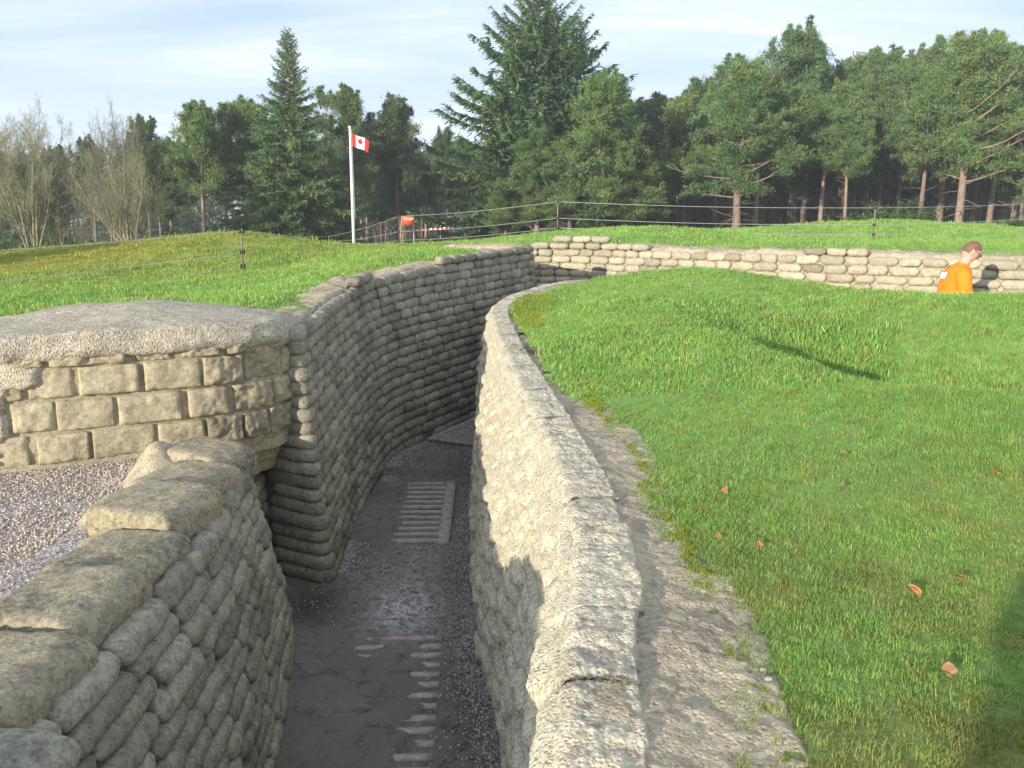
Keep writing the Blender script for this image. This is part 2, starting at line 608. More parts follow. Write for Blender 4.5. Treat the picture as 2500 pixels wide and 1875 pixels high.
M['roof'] = plain('dark_roof_tile', (0.09, 0.07, 0.065), 0.8, 0.2, 6)
M['glass'] = plain('window_glass', (0.10, 0.12, 0.14), 0.1, 0.1)
M['white'] = plain('white_paint', (0.78, 0.78, 0.76), 0.5, 0.05)
M['moss'] = plain('bright_moss', (0.22, 0.27, 0.025), 0.95, 0.35, 30)

#@@GROUND
# ------------------------------------------------------------------ ground
GP = []


def gp(px, py, y):
    GP.append(at(px, py, y))


# lawn on the right, from the wall edge to the lip of the cross trench
for x, y, z in [(0.5, 1.4, 1.705), (0.52, 2.6, 1.705), (0.48, 3.7, 1.71), (0.38, 5.0, 1.72), (0.15, 8.3, 1.77), (0.05, 9.5, 1.80),
                (0.55, 0, 1.70), (0.6, -3, 1.72), (3, 0, 1.75), (6, 0, 1.8), (9, 2, 1.85), (2.2, 2.2, 1.75), (1.2, 3.4, 1.76), (2.4, 3.6, 1.78), (4.2, 3.6, 1.86),
                (1.0, 6.2, 1.83), (1.15, 7.8, 1.93), (0.75, 9.2, 1.90), (1.6, 5.0, 1.80), (2.95, 4.72, 1.80), (2.05, 5.7, 1.83), (1.78, 6.4, 1.89), (1.60, 7.2, 1.93), (1.58, 8.6, 1.99),
                (1.58, 8.0, 1.97), (2.25, 8.0, 1.72), (2.35, 7.2, 1.55), (2.55, 6.35, 1.40), (3.2, 5.45, 1.38), (4.3, 4.95, 1.40), (5.4, 4.7, 1.52), (3.1, 6.6, 1.42), (2.7, 7.5, 1.56), (4.0, 6.0, 1.46), (1.40, 9.2, 2.0), (1.95, 9.0, 1.76), (2.7, 9.9, 2.02), (2.7, 8.5, 1.80), (3.3, 8.3, 1.84), (4.2, 7.2, 1.78), (5.2, 6.4, 1.80), (6.6, 5.3, 1.88), (4.2, 4.05, 1.80), (5.6, 3.7, 1.84)]:
    GP.append(np.array((x, y, z)))
for a in [(1450, 680, 12.5), (1580, 661, 12.3), (1700, 655, 11.8), (1900, 676, 10.6), (2100, 709, 9.4), (2300, 722, 8.7), (2500, 725, 8.1), (1320, 705, 11.2), (1400, 720, 10.3), (1560, 700, 10.4)]:
    gp(*a)
# beyond the cross trench
for a in [(1350, 588, 16.3), (1450, 582, 16.2), (1600, 610, 15.2), (1800, 606, 14.0), (2000, 606, 13.1), (2200, 612, 12.3), (2400, 616, 11.9), (2600, 618, 11.5),
          (1200, 596, 17.5), (1363, 572, 20), (1500, 556, 20.5), (1650, 561, 20.5), (1760, 572, 22), (1950, 590, 17), (2132, 590, 19), (2000, 580, 22), (2120, 556, 24), (2250, 541, 25),
          (2330, 552, 25), (2500, 547, 27), (2500, 595, 15), (2350, 575, 19), (2260, 590, 17.5), (2700, 545, 28), (1500, 574, 28), (1790, 576, 40), (2300, 562, 42), (1300, 580, 40)]:
    gp(*a)
# grass behind the long left wall and the bank with the wire fence
for a in [(700, 735, 7.6), (760, 700, 8.8), (900, 665, 10.6), (1030, 635, 12.0), (1150, 612, 13.8), (1250, 600, 15.6), (820, 640, 13), (1000, 606, 17), (640, 665, 12.5), (450, 735, 8.8),
          (592, 668, 13.6), (480, 625, 15.2), (560, 567, 17.8), (470, 578, 17.6), (400, 588, 18), (700, 592, 19), (650, 577, 18.5), (860, 602, 26), (760, 599, 22), (330, 592, 19.5), (150, 607, 21.5), (0, 620, 23),
          (300, 660, 14), (100, 700, 11.5), (0, 740, 9.6), (-150, 640, 18), (-300, 700, 11), (200, 640, 16.5), (80, 640, 27), (310, 618, 27), (860, 606, 31), (1000, 602, 24), (1130, 595, 20), (520, 612, 28), (700, 606, 30), (1100, 600, 32)]:
    gp(*a)
for x, y, z in [(-3.3, 8.2, 1.95), (-6, 7.5, 1.8), (-9, 4, 1.7), (-9, -2, 1.6), (-3, 10, 2.02), (-14, 14, 1.55), (14, 14, 2.35), (14, 5, 1.95), (-20, 24, 1.2), (22, 30, 2.3), (-5, 33, 1.9), (12, 40, 2.2), (-20, 40, 0.9), (-12, 36, 1.2), (25, 45, 2.3)]:
    GP.append(np.array((x, y, z)))
GP = np.array(GP)


def _phi(r2):
    return np.where(r2 > 1e-12, 0.5 * r2 * np.log(np.maximum(r2, 1e-12)), 0)


def _tps_fit(P, lam=0.004):
    n = len(P)
    X = P[:, :2]
    K = _phi(((X[:, None] - X[None]) ** 2).sum(-1)) + lam * np.eye(n)
    A = np.hstack([np.ones((n, 1)), X])
    L = np.zeros((n + 3, n + 3))
    L[:n, :n] = K
    L[:n, n:] = A
    L[n:, :n] = A.T
    return np.linalg.solve(L, np.concatenate([P[:, 2], np.zeros(3)]))


_W = _tps_fit(GP)


def gz(x, y, detail=True):
    x = np.asarray(x, float)
    y = np.asarray(y, float)
    sh = np.broadcast(x, y).shape
    X = np.stack(np.broadcast_arrays(x, y), -1).reshape(-1, 2)
    out = np.empty(len(X))
    n = len(GP)
    for i in range(0, len(X), 20000):
        q = X[i:i + 20000]
        r2 = ((q[:, None] - GP[None, :, :2]) ** 2).sum(-1)
        out[i:i + 20000] = _phi(r2) @ _W[:n] + _W[n] + q @ _W[n + 1:]
    R = np.hypot(X[:, 0], X[:, 1] - 14)
    w = sstep(26, 48, R)
    out = np.clip(out, 0.5, 3.2) * (1 - w) + (1.1 + 0.95 * sstep(-14, -2, X[:, 0])) * w
    if detail:
        P3 = np.stack([X[:, 0], X[:, 1], 0 * X[:, 0]], -1)
        amp = sstep(1.5, 9, X[:, 1])
        out = out + 0.02 * fbm(P3, 1.6, 3, 5) + 0.035 * amp * fbm(P3, 0.5, 2, 9)
    return out.reshape(sh)


HOLE = np.array([(0.44, -6), (0.44, 1.4), (0.47, 2.5), (0.45, 3.4), (0.37, 4.7), (0.16, 6.9), (0.05, 8.4), (-0.02, 9.5), (0.10, 10.2), (0.54, 11.35), (1.35, 12.55),
                 (2.6, 11.85), (3.4, 10.6), (3.95, 9.5), (4.6, 8.75), (5.2, 8.1), (10.5, 5.6), (10.5, 9.0), (6.5, 11.15), (4.6, 12.45), (2.7, 14.4), (1.5, 15.35), (0.6, 15.6), (-1.2, 15.8), (-1.2, 14.7),
                 (-0.25, 14.2), (0.25, 13.2), (-0.35, 12.3), (-0.85, 11.5), (-1.5, 10.5), (-1.75, 9.4), (-1.83, 7.9), (-1.85, 6.75), (-2.2, 6.55), (-3.0, 6.6), (-4.2, 6.2), (-5.5, 5.7), (-8, 5.2), (-8, -6)])


def inside(poly, x, y):
    x = np.asarray(x, float)
    y = np.asarray(y, float)
    c = np.zeros(np.broadcast(x, y).shape, bool)
    n = len(poly)
    for i in range(n):
        x0, y0 = poly[i]
        x1, y1 = poly[(i + 1) % n]
        if y0 == y1:
            continue
        k = ((y0 > y) != (y1 > y)) & (x < (x1 - x0) * (y - y0) / (y1 - y0) + x0)
        c ^= k
    return c


def axis(lo, hi, a, b, fine):
    mid = list(np.arange(a, b + 1e-6, fine))
    up, st, v = [], fine, b
    while v < hi:
        st *= 1.16
        v += st
        up.append(v)
    dn, st, v = [], fine, a
    while v > lo:
        st *= 1.16
        v -= st
        dn.append(v)
    return np.array(dn[::-1] + mid + up)


gx = axis(-900, 900, -7, 9.5, 0.085)
gy = axis(-700, 1500, -1, 19, 0.085)
XX, YY = np.meshgrid(gx, gy, indexing='ij')
ZZ = gz(XX, YY)
ZZ = ZZ + 0.0
V = np.stack([XX, YY, ZZ], -1).reshape(-1, 3)
F = grid_faces(len(gx), len(gy))
cen = V[F].mean(1)
keep = ~inside(HOLE, cen[:, 0], cen[:, 1])
F = F[keep][:, ::-1]
used = np.unique(F)
remap = -np.ones(len(V), int)
remap[used] = np.arange(len(used))
V = V[used]
F = remap[F]
Rr = np.hypot(V[:, 0], V[:, 1] - 10)
litter = sstep(24, 34, V[:, 1] + 3 * fbm(V * np.array((1, 1, 0)), 0.3, 3, 3)) * (1 - 0.0 * Rr)
litter = np.where((V[:, 0] < -4) & (V[:, 1] < 34), litter * 0.55, litter)
ground = solo('ground', V, F, M['turf'], attr={'litter': litter})
tag(ground, 'rolling green grass ground with shell hollows around the trench', 'ground', kind='structure')

#@@FLOOR
# ------------------------------------------------------------------ trench floor and gravel path


def fz(x, y):
    x = np.asarray(x, float)
    y = np.asarray(y, float)
    z = 0.10 * sstep(8.72, 8.80, y + 0.05 * x) + 0.04 * np.clip((y - 9) / 3, 0, 1)
    far = sstep(12.0, 14.0, y + 0.45 * x)
    return z + (0.87 - z) * far


gx = np.arange(-2.6, 0.7, 0.03)
gy = np.arange(0.5, 13.0, 0.03)
XX, YY = np.meshgrid(gx, gy, indexing='ij')
P3 = np.stack([XX, YY, 0 * XX], -1)
ZZ = fz(XX, YY) + 0.018 * fbm(P3, 2.2, 4, 21) + 0.008 * fbm(P3, 14, 3, 22)
cov = lambda x, y, xe, y0, y1: 0.034 * sstep(0.0, 0.07, xe + 0.11 * vnoise(np.stack([x * 2.2, y * 11, 0 * x], -1), 24) - x) * sstep(y0, y0 + 0.4, y + 0.2 * vnoise(np.stack([x * 4, y * 4, 0 * x], -1), 26)) * (1 - sstep(y1 - 0.5, y1, y + 0.3 * vnoise(np.stack([x * 4, y * 4, 0 * x], -1), 25)))
ZZ = ZZ + 0.75 * cov(XX, YY, -0.58, 3.3, 5.4) + 0.8 * cov(XX, YY, -0.94, 6.75, 8.75)
chalk = np.exp(-(((XX + 0.80) / 0.27) ** 2 + ((YY - 5.62) / 0.42) ** 2)) + 0.35 * np.exp(-(((XX + 0.80) / 0.30) ** 2 + ((YY - 6.6) / 0.6) ** 2))
dark_patch = np.exp(-(((XX + 1.50) / 0.22) ** 2 + ((YY - 5.7) / 0.35) ** 2)) * 0.9  # floor colour made darker around the mouth of the recess
F = grid_faces(len(gx), len(gy))[:, ::-1]
flo = solo('trench_floor', np.stack([XX, YY, ZZ], -1).reshape(-1, 3), F, M['floor'], attr={'chalk': np.clip(chalk, 0, 1).ravel(), 'dark_patch': np.clip(dark_patch, 0, 1).ravel()})
tag(flo, 'trodden dirt floor at the bottom of the trench', 'path', kind='structure')
gx = np.arange(-2.0, 11.0, 0.25)
gy = np.arange(6.0, 17.0, 0.25)
XX, YY = np.meshgrid(gx, gy, indexing='ij')
ZZ = fz(XX, YY) - 0.03 - 0.3 * (1 - sstep(12.2, 13.0, YY + 0.45 * XX))
F = grid_faces(len(gx), len(gy))[:, ::-1]
flo2 = solo('cross_trench_floor', np.stack([XX, YY, ZZ], -1).reshape(-1, 3), F, M['floor'])
tag(flo2, 'dirt floor of the cross trench under the pale far wall', 'path', kind='structure')

gx = np.arange(-8.0, 0.6, 0.06)
gy = np.arange(-6.0, 7.0, 0.06)
XX, YY = np.meshgrid(gx, gy, indexing='ij')
P3 = np.stack([XX, YY, 0 * XX], -1)
PLAT = 1.2


def platz(x, y):
    P3 = np.stack([x, y, 0 * x], -1)
    return PLAT + 0.02 * fbm(P3, 1.5, 3, 31) + 0.05 * sstep(-2.6, -2.1, x)


ZZ = platz(XX, YY)
F = grid_faces(len(gx), len(gy))[:, ::-1]
cf = np.stack([XX, YY], -1).reshape(-1, 2)[F].mean(1)
F = F[((cf[:, 0] < -1.95) & (cf[:, 1] < np.interp(cf[:, 0], [-8, -5, -3.3, -2.6, -2.2, -1.9], [4.3, 4.8, 5.3, 5.6, 5.7, 5.3]))) | (cf[:, 1] < 0.25)]
gpth = solo('gravel_path', np.stack([XX, YY, ZZ], -1).reshape(-1, 3), F, M['gravel_bed'])
tag(gpth, 'gravel path in front of the block bunker', 'path', kind='structure')

#@@WALLS
# ------------------------------------------------------------------ walls


class Path:
    def __init__(self, foot, top, side, n=24, bulge=0.0):
        foot = catmull(foot, n)
        top = catmull(top, n)
        mean = (foot + top) / 2
        d = np.concatenate([[0], np.cumsum(np.linalg.norm(np.diff(mean[:, :2], axis=0), axis=1))])
        self.L = d[-1]
        self.s = np.arange(0, self.L, 0.02)
        f = lambda A: np.stack([np.interp(self.s, d, A[:, k]) for k in range(3)], -1)
        self.f, self.t = f(foot), f(top)
        tg = np.gradient((self.f + self.t)[:, :2] / 2, axis=0)
        tg /= np.linalg.norm(tg, axis=1, keepdims=True) + 1e-9
        nr = np.stack([tg[:, 1], -tg[:, 0]], -1) * side
        k = np.ones(3) / 3
        nr = np.stack([np.convolve(np.pad(nr[:, j], 1, 'edge'), k, 'valid') for j in range(2)], -1)
        nr /= np.linalg.norm(nr, axis=1, keepdims=True) + 1e-9
        self.nr = nr
        self.bulge = bulge

    def nrm(self, s):
        return np.stack([np.interp(s, self.s, self.nr[:, 0]), np.interp(s, self.s, self.nr[:, 1]), 0 * np.asarray(s, float)], -1)

    def ev(self, s, q, w=0.0):
        s = np.asarray(s, float)
        q = np.asarray(q, float)
        s, q, w = np.broadcast_arrays(s, q, np.asarray(w, float))
        fo = np.stack([np.interp(s, self.s, self.f[:, k]) for k in range(3)], -1)
        to = np.stack([np.interp(s, self.s, self.t[:, k]) for k in range(3)], -1)
        P = fo + (to - fo) * q[..., None]
        w = w + self.bulge * 4 * np.clip(q, 0, 1) * (1 - np.clip(q, 0, 1))
        return P + self.nrm(s) * w[..., None]

    def height(self, s):
        return float(np.interp(s, self.s, self.t[:, 2]) - np.interp(s, self.s, self.f[:, 2]))


BAGN = [0]


def bag(path, s0, s1, q0, q1, depth, rng, nu=15, na=14, amp=0.007, tilt=0.02, over=1.06, pinch=5.0):
    """one cast sandbag lying along the wall surface"""
    BAGN[0] += 1
    seed = BAGN[0]
    sc, L = (s0 + s1) / 2, (s1 - s0) * 1.02
    u = np.sin(np.linspace(-PI / 2, PI / 2, nu))
    u = np.sign(u) * np.abs(u) ** 0.9
    an = np.linspace(0, 2 * PI, na, endpoint=False)
    ru = (1 - np.minimum(np.abs(u), 1) ** pinch) ** (1 / 2.3)
    ru = np.maximum(ru, 0.02)
    e = 2 / 2.7
    cv = np.sign(np.sin(an)) * np.abs(np.sin(an)) ** e
    cw = np.sign(np.cos(an)) * np.abs(np.cos(an)) ** e
    hq = (q1 - q0) / 2 * over * (1 + rng.uniform(-.06, .06))
    dq = depth * (1 + rng.uniform(-.15, .2))
    sl = rng.uniform(-tilt, tilt) * 1.0
    bend = rng.uniform(-.12, .12)
    S = sc + u[:, None] * L / 2 * (1 - 0.06 * np.abs(cv[None]))
    Q = (q0 + q1) / 2 + hq * (ru[:, None] * cv[None] * (0.92 + 0.08 * np.abs(u[:, None])) + bend * (u[:, None] ** 2 - 0.4) + sl * 6 * u[:, None])
    W = dq * (ru[:, None] ** 0.8 * cw[None]) + rng.uniform(-.008, .012)
    P = path.ev(S, Q, W)
    N1 = fbm(P + seed * 3.7, 9, 2, 41) * amp * 1.4 + fbm(P, 38, 2, 42) * amp * 0.8
    cen = P.mean(axis=1, keepdims=True)
    dr = P - cen
    dr /= np.linalg.norm(dr, axis=-1, keepdims=True) + 1e-6
    P = P + dr * N1[..., None]
    V = P.reshape(-1, 3)
    F = grid_faces(nu, na, True)
    if not path.side_flip:
        F = F[:, ::-1]
    # close the two ends
    n = len(V)
    V = np.vstack([V, P[0].mean(0), P[-1].mean(0)])
    ex = []
    Lr = (nu - 1) * na
    for j in range(0, na, 2):
        a, b, c = j, (j + 1) % na, (j + 2) % na
        ex.append((n, c, b, a) if path.side_flip else (n, a, b, c))
        ex.append((n + 1, Lr + a, Lr + b, Lr + c) if path.side_flip else (n + 1, Lr + c, Lr + b, Lr + a))
    F = np.vstack([F, np.array(ex)])
    return V, F, float(np.clip(rng.normal(0.5, 0.2), 0, 1))


def place_bags(parent, bags, mat, keep=100):
    """the bags that show largest become parts of their own, the rest one mass"""
    sc = []
    for V, F, t in bags:
        px, py, dep = project(V)
        ok = (px > -60) & (px < 2560) & (py > -60) & (py < 1935) & (dep > 0.3)
        if ok.sum() < 8:
            sc.append(0)
            continue
        sc.append((px[ok].max() - px[ok].min()) * (py[ok].max() - py[ok].min()))
    order = np.argsort(sc)[::-1]
    rest = []
    for k, i in enumerate(order):
        V, F, t = bags[i]
        if k < keep and sc[i] > 0:
            part('sandbag', V, F, mat, parent, attr={'tint': np.full(len(V), t)})
        else:
            rest.append(bags[i])
    if rest:
        V, F = merge([(b[0], b[1]) for b in rest])
        T = np.concatenate([np.full(len(b[0]), b[2]) for b in rest])
        o = part('sandbags', V, F, mat, parent, attr={'tint': T})
        o['kind'] = 'stuff'


def courses(path, n, s0, s1, lmin, lmax, depth, rng, qa=0.0, qb=1.0, force=(), skip=None, **kw):
    out = []
    for k in range(n):
        q0, q1 = qa + (qb - qa) * k / n, qa + (qb - qa) * (k + 1) / n
        s = s0 if force else s0 - rng.uniform(0, 0.8) * lmin
        stops = sorted(list(force)) + [s1]
        while s < s1 - 0.05:
            L = rng.uniform(lmin, lmax)
            if rng.random() < 0.12:
                L *= 1.35
            e = s + L
            for st in stops:
                if s < st - 0.03 and e > st - 0.12:
                    e = st
                    break
            e = min(e, s1)
            if not (skip and skip(s, e, k)):
                out.append(bag(path, max(s, 0.0), e, q0, q1, depth, rng, **kw))
            s = e
    return out


def core(path, s0, s1, w, q0=-0.03, q1=0.99, back=0.35, n=60, corner_at=None):
    """solid backing of a wall: face, top and back"""
    s = np.linspace(s0, s1, n)
    q = np.concatenate([np.linspace(q0, q1, 12)])
    Fc = path.ev(s[:, None], q[None, :], w)
    bk = np.full(n, back) if corner_at is None else np.clip(np.abs(corner_at - s) * 0.35, 0.01, back)
    Bk = path.ev(s[:, None], q[None, ::-1], w - bk[:, None])
    P = np.concatenate([Fc, Bk], 1)
    F = grid_faces(n, P.shape[1])
    if path.side_flip:
        F = F[:, ::-1]
    nq = P.shape[1]
    V = P.reshape(-1, 3)
    ends = []
    for r, fl in ((0, False), (n - 1, True)):
        for j in range(len(q) - 1):
            f = (r * nq + j, r * nq + j + 1, r * nq + nq - 2 - j, r * nq + nq - 1 - j)
            ends.append(f[::-1] if fl else f)
    return V, np.vstack([F, np.array(ends)])


def mkpath(foot, top, side, bulge=0.0):
    p = Path(foot, top, side, bulge=bulge)
    p.side_flip = side < 0
    return p


# ---- long sandbag wall on the left of the trench (walks from its end face round into the cross trench)
rng = np.random.default_rng(3)
mfoot = [(-2.5, 6.62, 0), (-2.0, 6.36, 0), (-1.62, 6.16, 0), (-1.47, 6.10, 0), (-1.47, 6.25, 0), (-1.50, 6.9, 0), (-1.53, 7.9, 0), (-1.42, 9.3, 0.08), (-1.02, 10.2, 0.1), (-0.47, 11.3, 0.12), (0.12, 12.3, 0.2), (0.36, 12.75, 0.3), (0.34, 13.1, 0.35), (-0.1, 13.8, 0.5), (-0.9, 14.8, 0.6)]
mtop = [(-2.5, 6.80, 2.0), (-2.1, 6.62, 2.0), (-1.80, 6.42, 2.0), (-1.70, 6.38, 2.0), (-1.69, 6.48, 2.0), (-1.70, 7.0, 2.02), (-1.71, 7.9, 2.08), (-1.62, 9.35, 2.16), (-1.22, 10.4, 2.23), (-0.68, 11.5, 2.27), (-0.05, 12.55, 2.32), (0.26, 12.98, 2.34), (0.22, 13.2, 2.34), (-0.25, 14.0, 2.34), (-1.05, 15.0, 2.34)]
MW = mkpath(mfoot, mtop, 1, bulge=-0.015)
longwall = thing('sandbag_wall', 'long curving shaded sandbag wall rising on the far side of the trench bend', 'wall', (-1.5, 6.9, 0))
corner = float(MW.s[np.argmin(np.hypot(MW.f[:, 0] + 1.47, MW.f[:, 1] - 6.10))])
end_s = float(MW.s[np.argmin(np.hypot(MW.f[:, 0] - 0.36, MW.f[:, 1] - 12.75))])
bags = []
for k in range(19):
    q0, q1 = k / 19, (k + 1) / 19
    wrap = corner + rng.uniform(0.06, 0.34)
    a_ = corner - rng.uniform(0.42, 0.52) if k < 11 else corner - rng.uniform(0.20, 0.30)
    bags.append(bag(MW, a_, wrap, q0, q1, 0.056, rng, nu=41, na=14, pinch=14 if k < 11 else 7, tilt=0.003, over=1.14))
    bags += courses(MW, 1, wrap, MW.L - 0.02, 0.19, 0.33, 0.052, rng, q0, q1, force=(99.0,), nu=13, na=12, pinch=7.0, over=1.17)
# ragged top: short raised lengths of one more course
sx = lambda X, Y: float(MW.s[np.argmin(np.hypot(MW.t[:, 0] - X, MW.t[:, 1] - Y))])
for a, b in ((sx(-1.70, 8.7), sx(-1.62, 9.3)), (sx(-0.95, 10.9), end_s + 0.15)):
    s = a
    while s < b:
        e = s + rng.uniform(0.24, 0.34)
        bags.append(bag(MW, s, e, 1.0, 1.053, 0.08, rng, nu=13, na=12))
        s = e
V, F = core(MW, 0.02, MW.L - 0.02, 0.004, back=0.3, n=260, corner_at=corner)
part('backing', V, F, M['core'], longwall, smooth=False)
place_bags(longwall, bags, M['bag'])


def ledge(path, s0, s1, w0, w1, z0, drop, mat, parent, name, seed, n=160, m=14, lump=0.03, q=1.0, rise=0.0):
    """rough mortar strip lying behind the top of a wall"""
    s = np.linspace(s0, s1, n)
    w = np.linspace(w0, w1, m)
    P = path.ev(s[:, None], q, -w[None, :])
    P[..., 2] += z0
    k = np.linspace(0, 1, m)[None, :]
    P[..., 2] += lump * fbm(P * np.array((1, 1, 0)), 3.0, 4, seed) + 0.5 * lump * fbm(P, 16, 3, seed + 1) + rise * np.sin(k * PI) - drop * np.clip((k - 0.75) / 0.25, 0, 1) ** 1.5 - 0.10 * np.clip((0.10 - k) / 0.10, 0, 1)
    P[..., :2] += 0.03 * np.stack([fbm(P, 5, 2, seed + 5), fbm(P, 5, 2, seed + 6)], -1)
    F = grid_faces(n, m)
    if path.side_flip:
        F = F[:, ::-1]
    return part(name, P.reshape(-1, 3), F[:, ::-1], mat, parent)


ledge(MW, corner + 0.12, MW.L - 0.1, 0.02, 0.52, 0.0, 0.20, M['mortar'], longwall, 'mortar_ledge', 61, 420, 22, 0.04, rise=0.03)

# ---- near sandbag wall on the left, with its capping slabs
nfoot = [(-1.18, -1.4, 0), (-1.18, 0.2, 0), (-1.20, 2.0, 0), (-1.26, 3.6, 0), (-1.42, 4.6, 0), (-1.48, 5.0, 0), (-1.56, 5.22, 0), (-1.72, 5.36, 0), (-2.1, 5.45, 0)]
ntop = [(-1.46, -1.4, 1.27), (-1.46, 0.2, 1.27), (-1.48, 2.0, 1.27), (-1.53, 3.6, 1.27), (-1.66, 4.55, 1.27), (-1.71, 4.95, 1.27), (-1.79, 5.10, 1.27), (-1.92, 5.18, 1.27), (-2.2, 5.2, 1.27)]
NW = mkpath(nfoot, ntop, 1, bulge=0.02)
nearwall = thing('sandbag_wall', 'near sandbag wall with broken capping slabs beside the gravel path', 'wall', (-1.5, 3.0, 0))
rng = np.random.default_rng(5)
nb = courses(NW, 13, 2.2, NW.L - 0.02, 0.28, 0.48, 0.050, rng, 0.0, 1.0, nu=25, na=18, amp=0.010, pinch=9, over=1.15, tilt=0.010)
place_bags(nearwall, nb, M['bag'])
V, F = core(NW, 0.02, NW.L - 0.02, 0.002, back=0.38, n=100)
part('backing', V, F, M['core'], nearwall, smooth=False)
# slabs: (y centre, length, x of the inner edge, width, top z, tilt x, tilt y, yaw)
slabs = [(5.02, 0.40, -1.63, 0.50, 1.40, 0.00, 0.02, 0.42), (4.55, 0.50, -1.60, 0.46, 1.405, 0.0, -0.02, 0.26), (4.02, 0.52, -1.535, 0.48, 1.415, 0.02, 0.02, 0.20),
         (3.50, 0.50, -1.50, 0.45, 1.385, -0.02, -0.02, 0.14), (2.99, 0.52, -1.47, 0.44, 1.385, 0.02, 0.02, 0.10), (2.46, 0.50, -1.43, 0.46, 1.385, 0.0, -0.01, 0.05)]
for k, (yc, L, xi, wd, zt, tx, ty, yaw) in enumerate(slabs):
    V, F = rbox(wd / 2, L / 2 * (0.97, 0.985, 0.975, 0.985, 0.97, 0.985)[k], 0.085, 0.045, (26, 24, 9))
    # soft sag at the trench edge, worn corners
    V[:, 2] -= 0.05 * np.clip((V[:, 0] / (wd / 2) - 0.45) / 0.55, 0, 1) ** 2
    Rm = np.array(Euler((tx, ty, -yaw)).to_matrix())
    V = V @ Rm.T + np.array((xi - 0.05 - wd / 2, yc, zt - 0.085 + (0.018, -0.012, 0.02, -0.02, 0.012, 0.0)[k]))
    g = V - V.mean(0)
    g /= np.linalg.norm(g, axis=1, keepdims=True)
    rough = np.where(np.abs((V[:, 1] - yc)) > L / 2 * 0.8, 1.7, 1.0)
    V = V + g * (0.014 * fbm(V, 6, 3, 70 + k) + 0.010 * rough * fbm(V, 30, 3, 80 + k))[:, None]
    part('capping_slab', V, F, M['slab'], nearwall)
# low course nearest the viewer, where the slabs have gone
for a, b in ((2.75, 3.10), (3.10, 3.58)):
    V, F, t = bag(NW, a, b, 0.985, 1.08, 0.24, rng, nu=25, na=22, amp=0.012, tilt=0.0)
    part('sandbag', V, F, M['bag'], nearwall, attr={'tint': np.full(len(V), t)})
# capping goes on behind the viewer; upper tiers unseen, added to shade right wall
for k, (yc, zc) in enumerate([(1.64, 1.34), (1.12, 1.34), (0.60, 1.34), (0.08, 1.34), (-0.44, 1.34), (-0.96, 1.34), (1.45, 1.505), (0.93, 1.505), (0.41, 1.505), (-0.11, 1.505), (-0.63, 1.505), (1.15, 1.67), (0.63, 1.67), (0.11, 1.67), (-0.41, 1.67), (-0.93, 1.67), (0.75, 1.835), (0.23, 1.835), (-0.29, 1.835), (-0.81, 1.835)]):
    V, F = rbox(0.27, 0.255, 0.085, 0.045, (12, 12, 5))
    V = V + np.array((-1.72, yc, zc))
    V = V + (0.015 * fbm(V, 6, 3, 95 + k))[:, None] * np.array((1, 0, 1))
    part('capping_slab', V, F, M['slab'], nearwall)
# mortar bed between the slabs and the gravel
n, m = 150, 16
yy = np.linspace(1.2, 5.35, n)
inner = np.interp(yy, [1, 2.4, 3.5, 4.0, 4.6, 5.3], [-1.80, -1.84, -1.92, -1.97, -2.03, -2.08])
P = np.zeros((n, m, 3))
kk = np.linspace(0, 1, m)
P[..., 0] = inner[:, None] - kk[None] * 0.44 + 0.06
P[..., 1] = yy[:, None]
P[..., 2] = 1.31 - 0.14 * kk[None] ** 1.3
P[..., 2] += 0.05 * fbm(P * np.array((1, 1, 0)), 3.5, 4, 91) + 0.02 * fbm(P, 18, 3, 92)
P[..., 2] += 0.20 * np.exp(-(((P[..., 0] + 2.24) / 0.15) ** 2 + ((P[..., 1] - 4.98) / 0.20) ** 2)) + 0.10 * np.exp(-(((P[..., 0] + 2.22) / 0.12) ** 2 + ((P[..., 1] - 4.25) / 0.14) ** 2))
part('mortar_bed', P.reshape(-1, 3), grid_faces(n, m), M['mortar'], nearwall)

# ---- shaded recess wall between the near wall and the long wall
RW = mkpath([(-1.85, 5.2, 0), (-1.88, 5.5, 0), (-1.98, 5.9, 0), (-2.05, 6.6, 0)], [(-1.95, 5.2, 1.25), (-1.98, 5.5, 1.25), (-2.08, 5.9, 1.25), (-2.15, 6.6, 1.25)], 1)
recess = thing('sandbag_wall', 'narrow dark sandbag wall inside the recess under the block bunker', 'wall', (-1.95, 5.8, 0))
rng = np.random.default_rng(15)
rb = courses(RW, 11, 0.02, RW.L - 0.02, 0.26, 0.42, 0.07, rng, nu=11, na=10)
place_bags(recess, rb, M['bag'], 20)
V, F = core(RW, 0.01, RW.L - 0.01, -0.02, back=0.2, n=30)
part('backing', V, F, M['core'], recess, smooth=False)

# ---- far pale wall of the cross trench
ffoot = [(-1.4, 15.45, 0.85), (0.55, 15.2, 0.85), (1.35, 14.95, 0.85), (2.4, 13.95, 0.85), (4.3, 11.98, 0.85), (6.2, 10.7, 0.85), (8.0, 9.72, 0.85), (10.2, 8.7, 0.85)]
ftop = [(-1.4, 15.62, 2.33), (0.6, 15.38, 2.33), (1.42, 15.12, 2.33), (2.5, 14.1, 2.33), (4.4, 12.12, 2.34), (6.3, 10.84, 2.33), (8.1, 9.86, 2.31), (10.3, 8.84, 2.3)]
FW = mkpath(ffoot, ftop, 1, bulge=0.0)
farwall = thing('sandbag_wall', 'sunlit pale sandbag wall along the far side of the cross trench', 'wall', (3.4, 13.0, 0.85))
rng = np.random.default_rng(8)
fb = courses(FW, 12, 0.02, FW.L - 0.05, 0.26, 0.44, 0.066, rng, nu=13, na=12, amp=0.010, pinch=5.0, over=1.15)
fsx = lambda X: float(FW.s[np.argmin(np.abs(FW.t[:, 0] - X))])
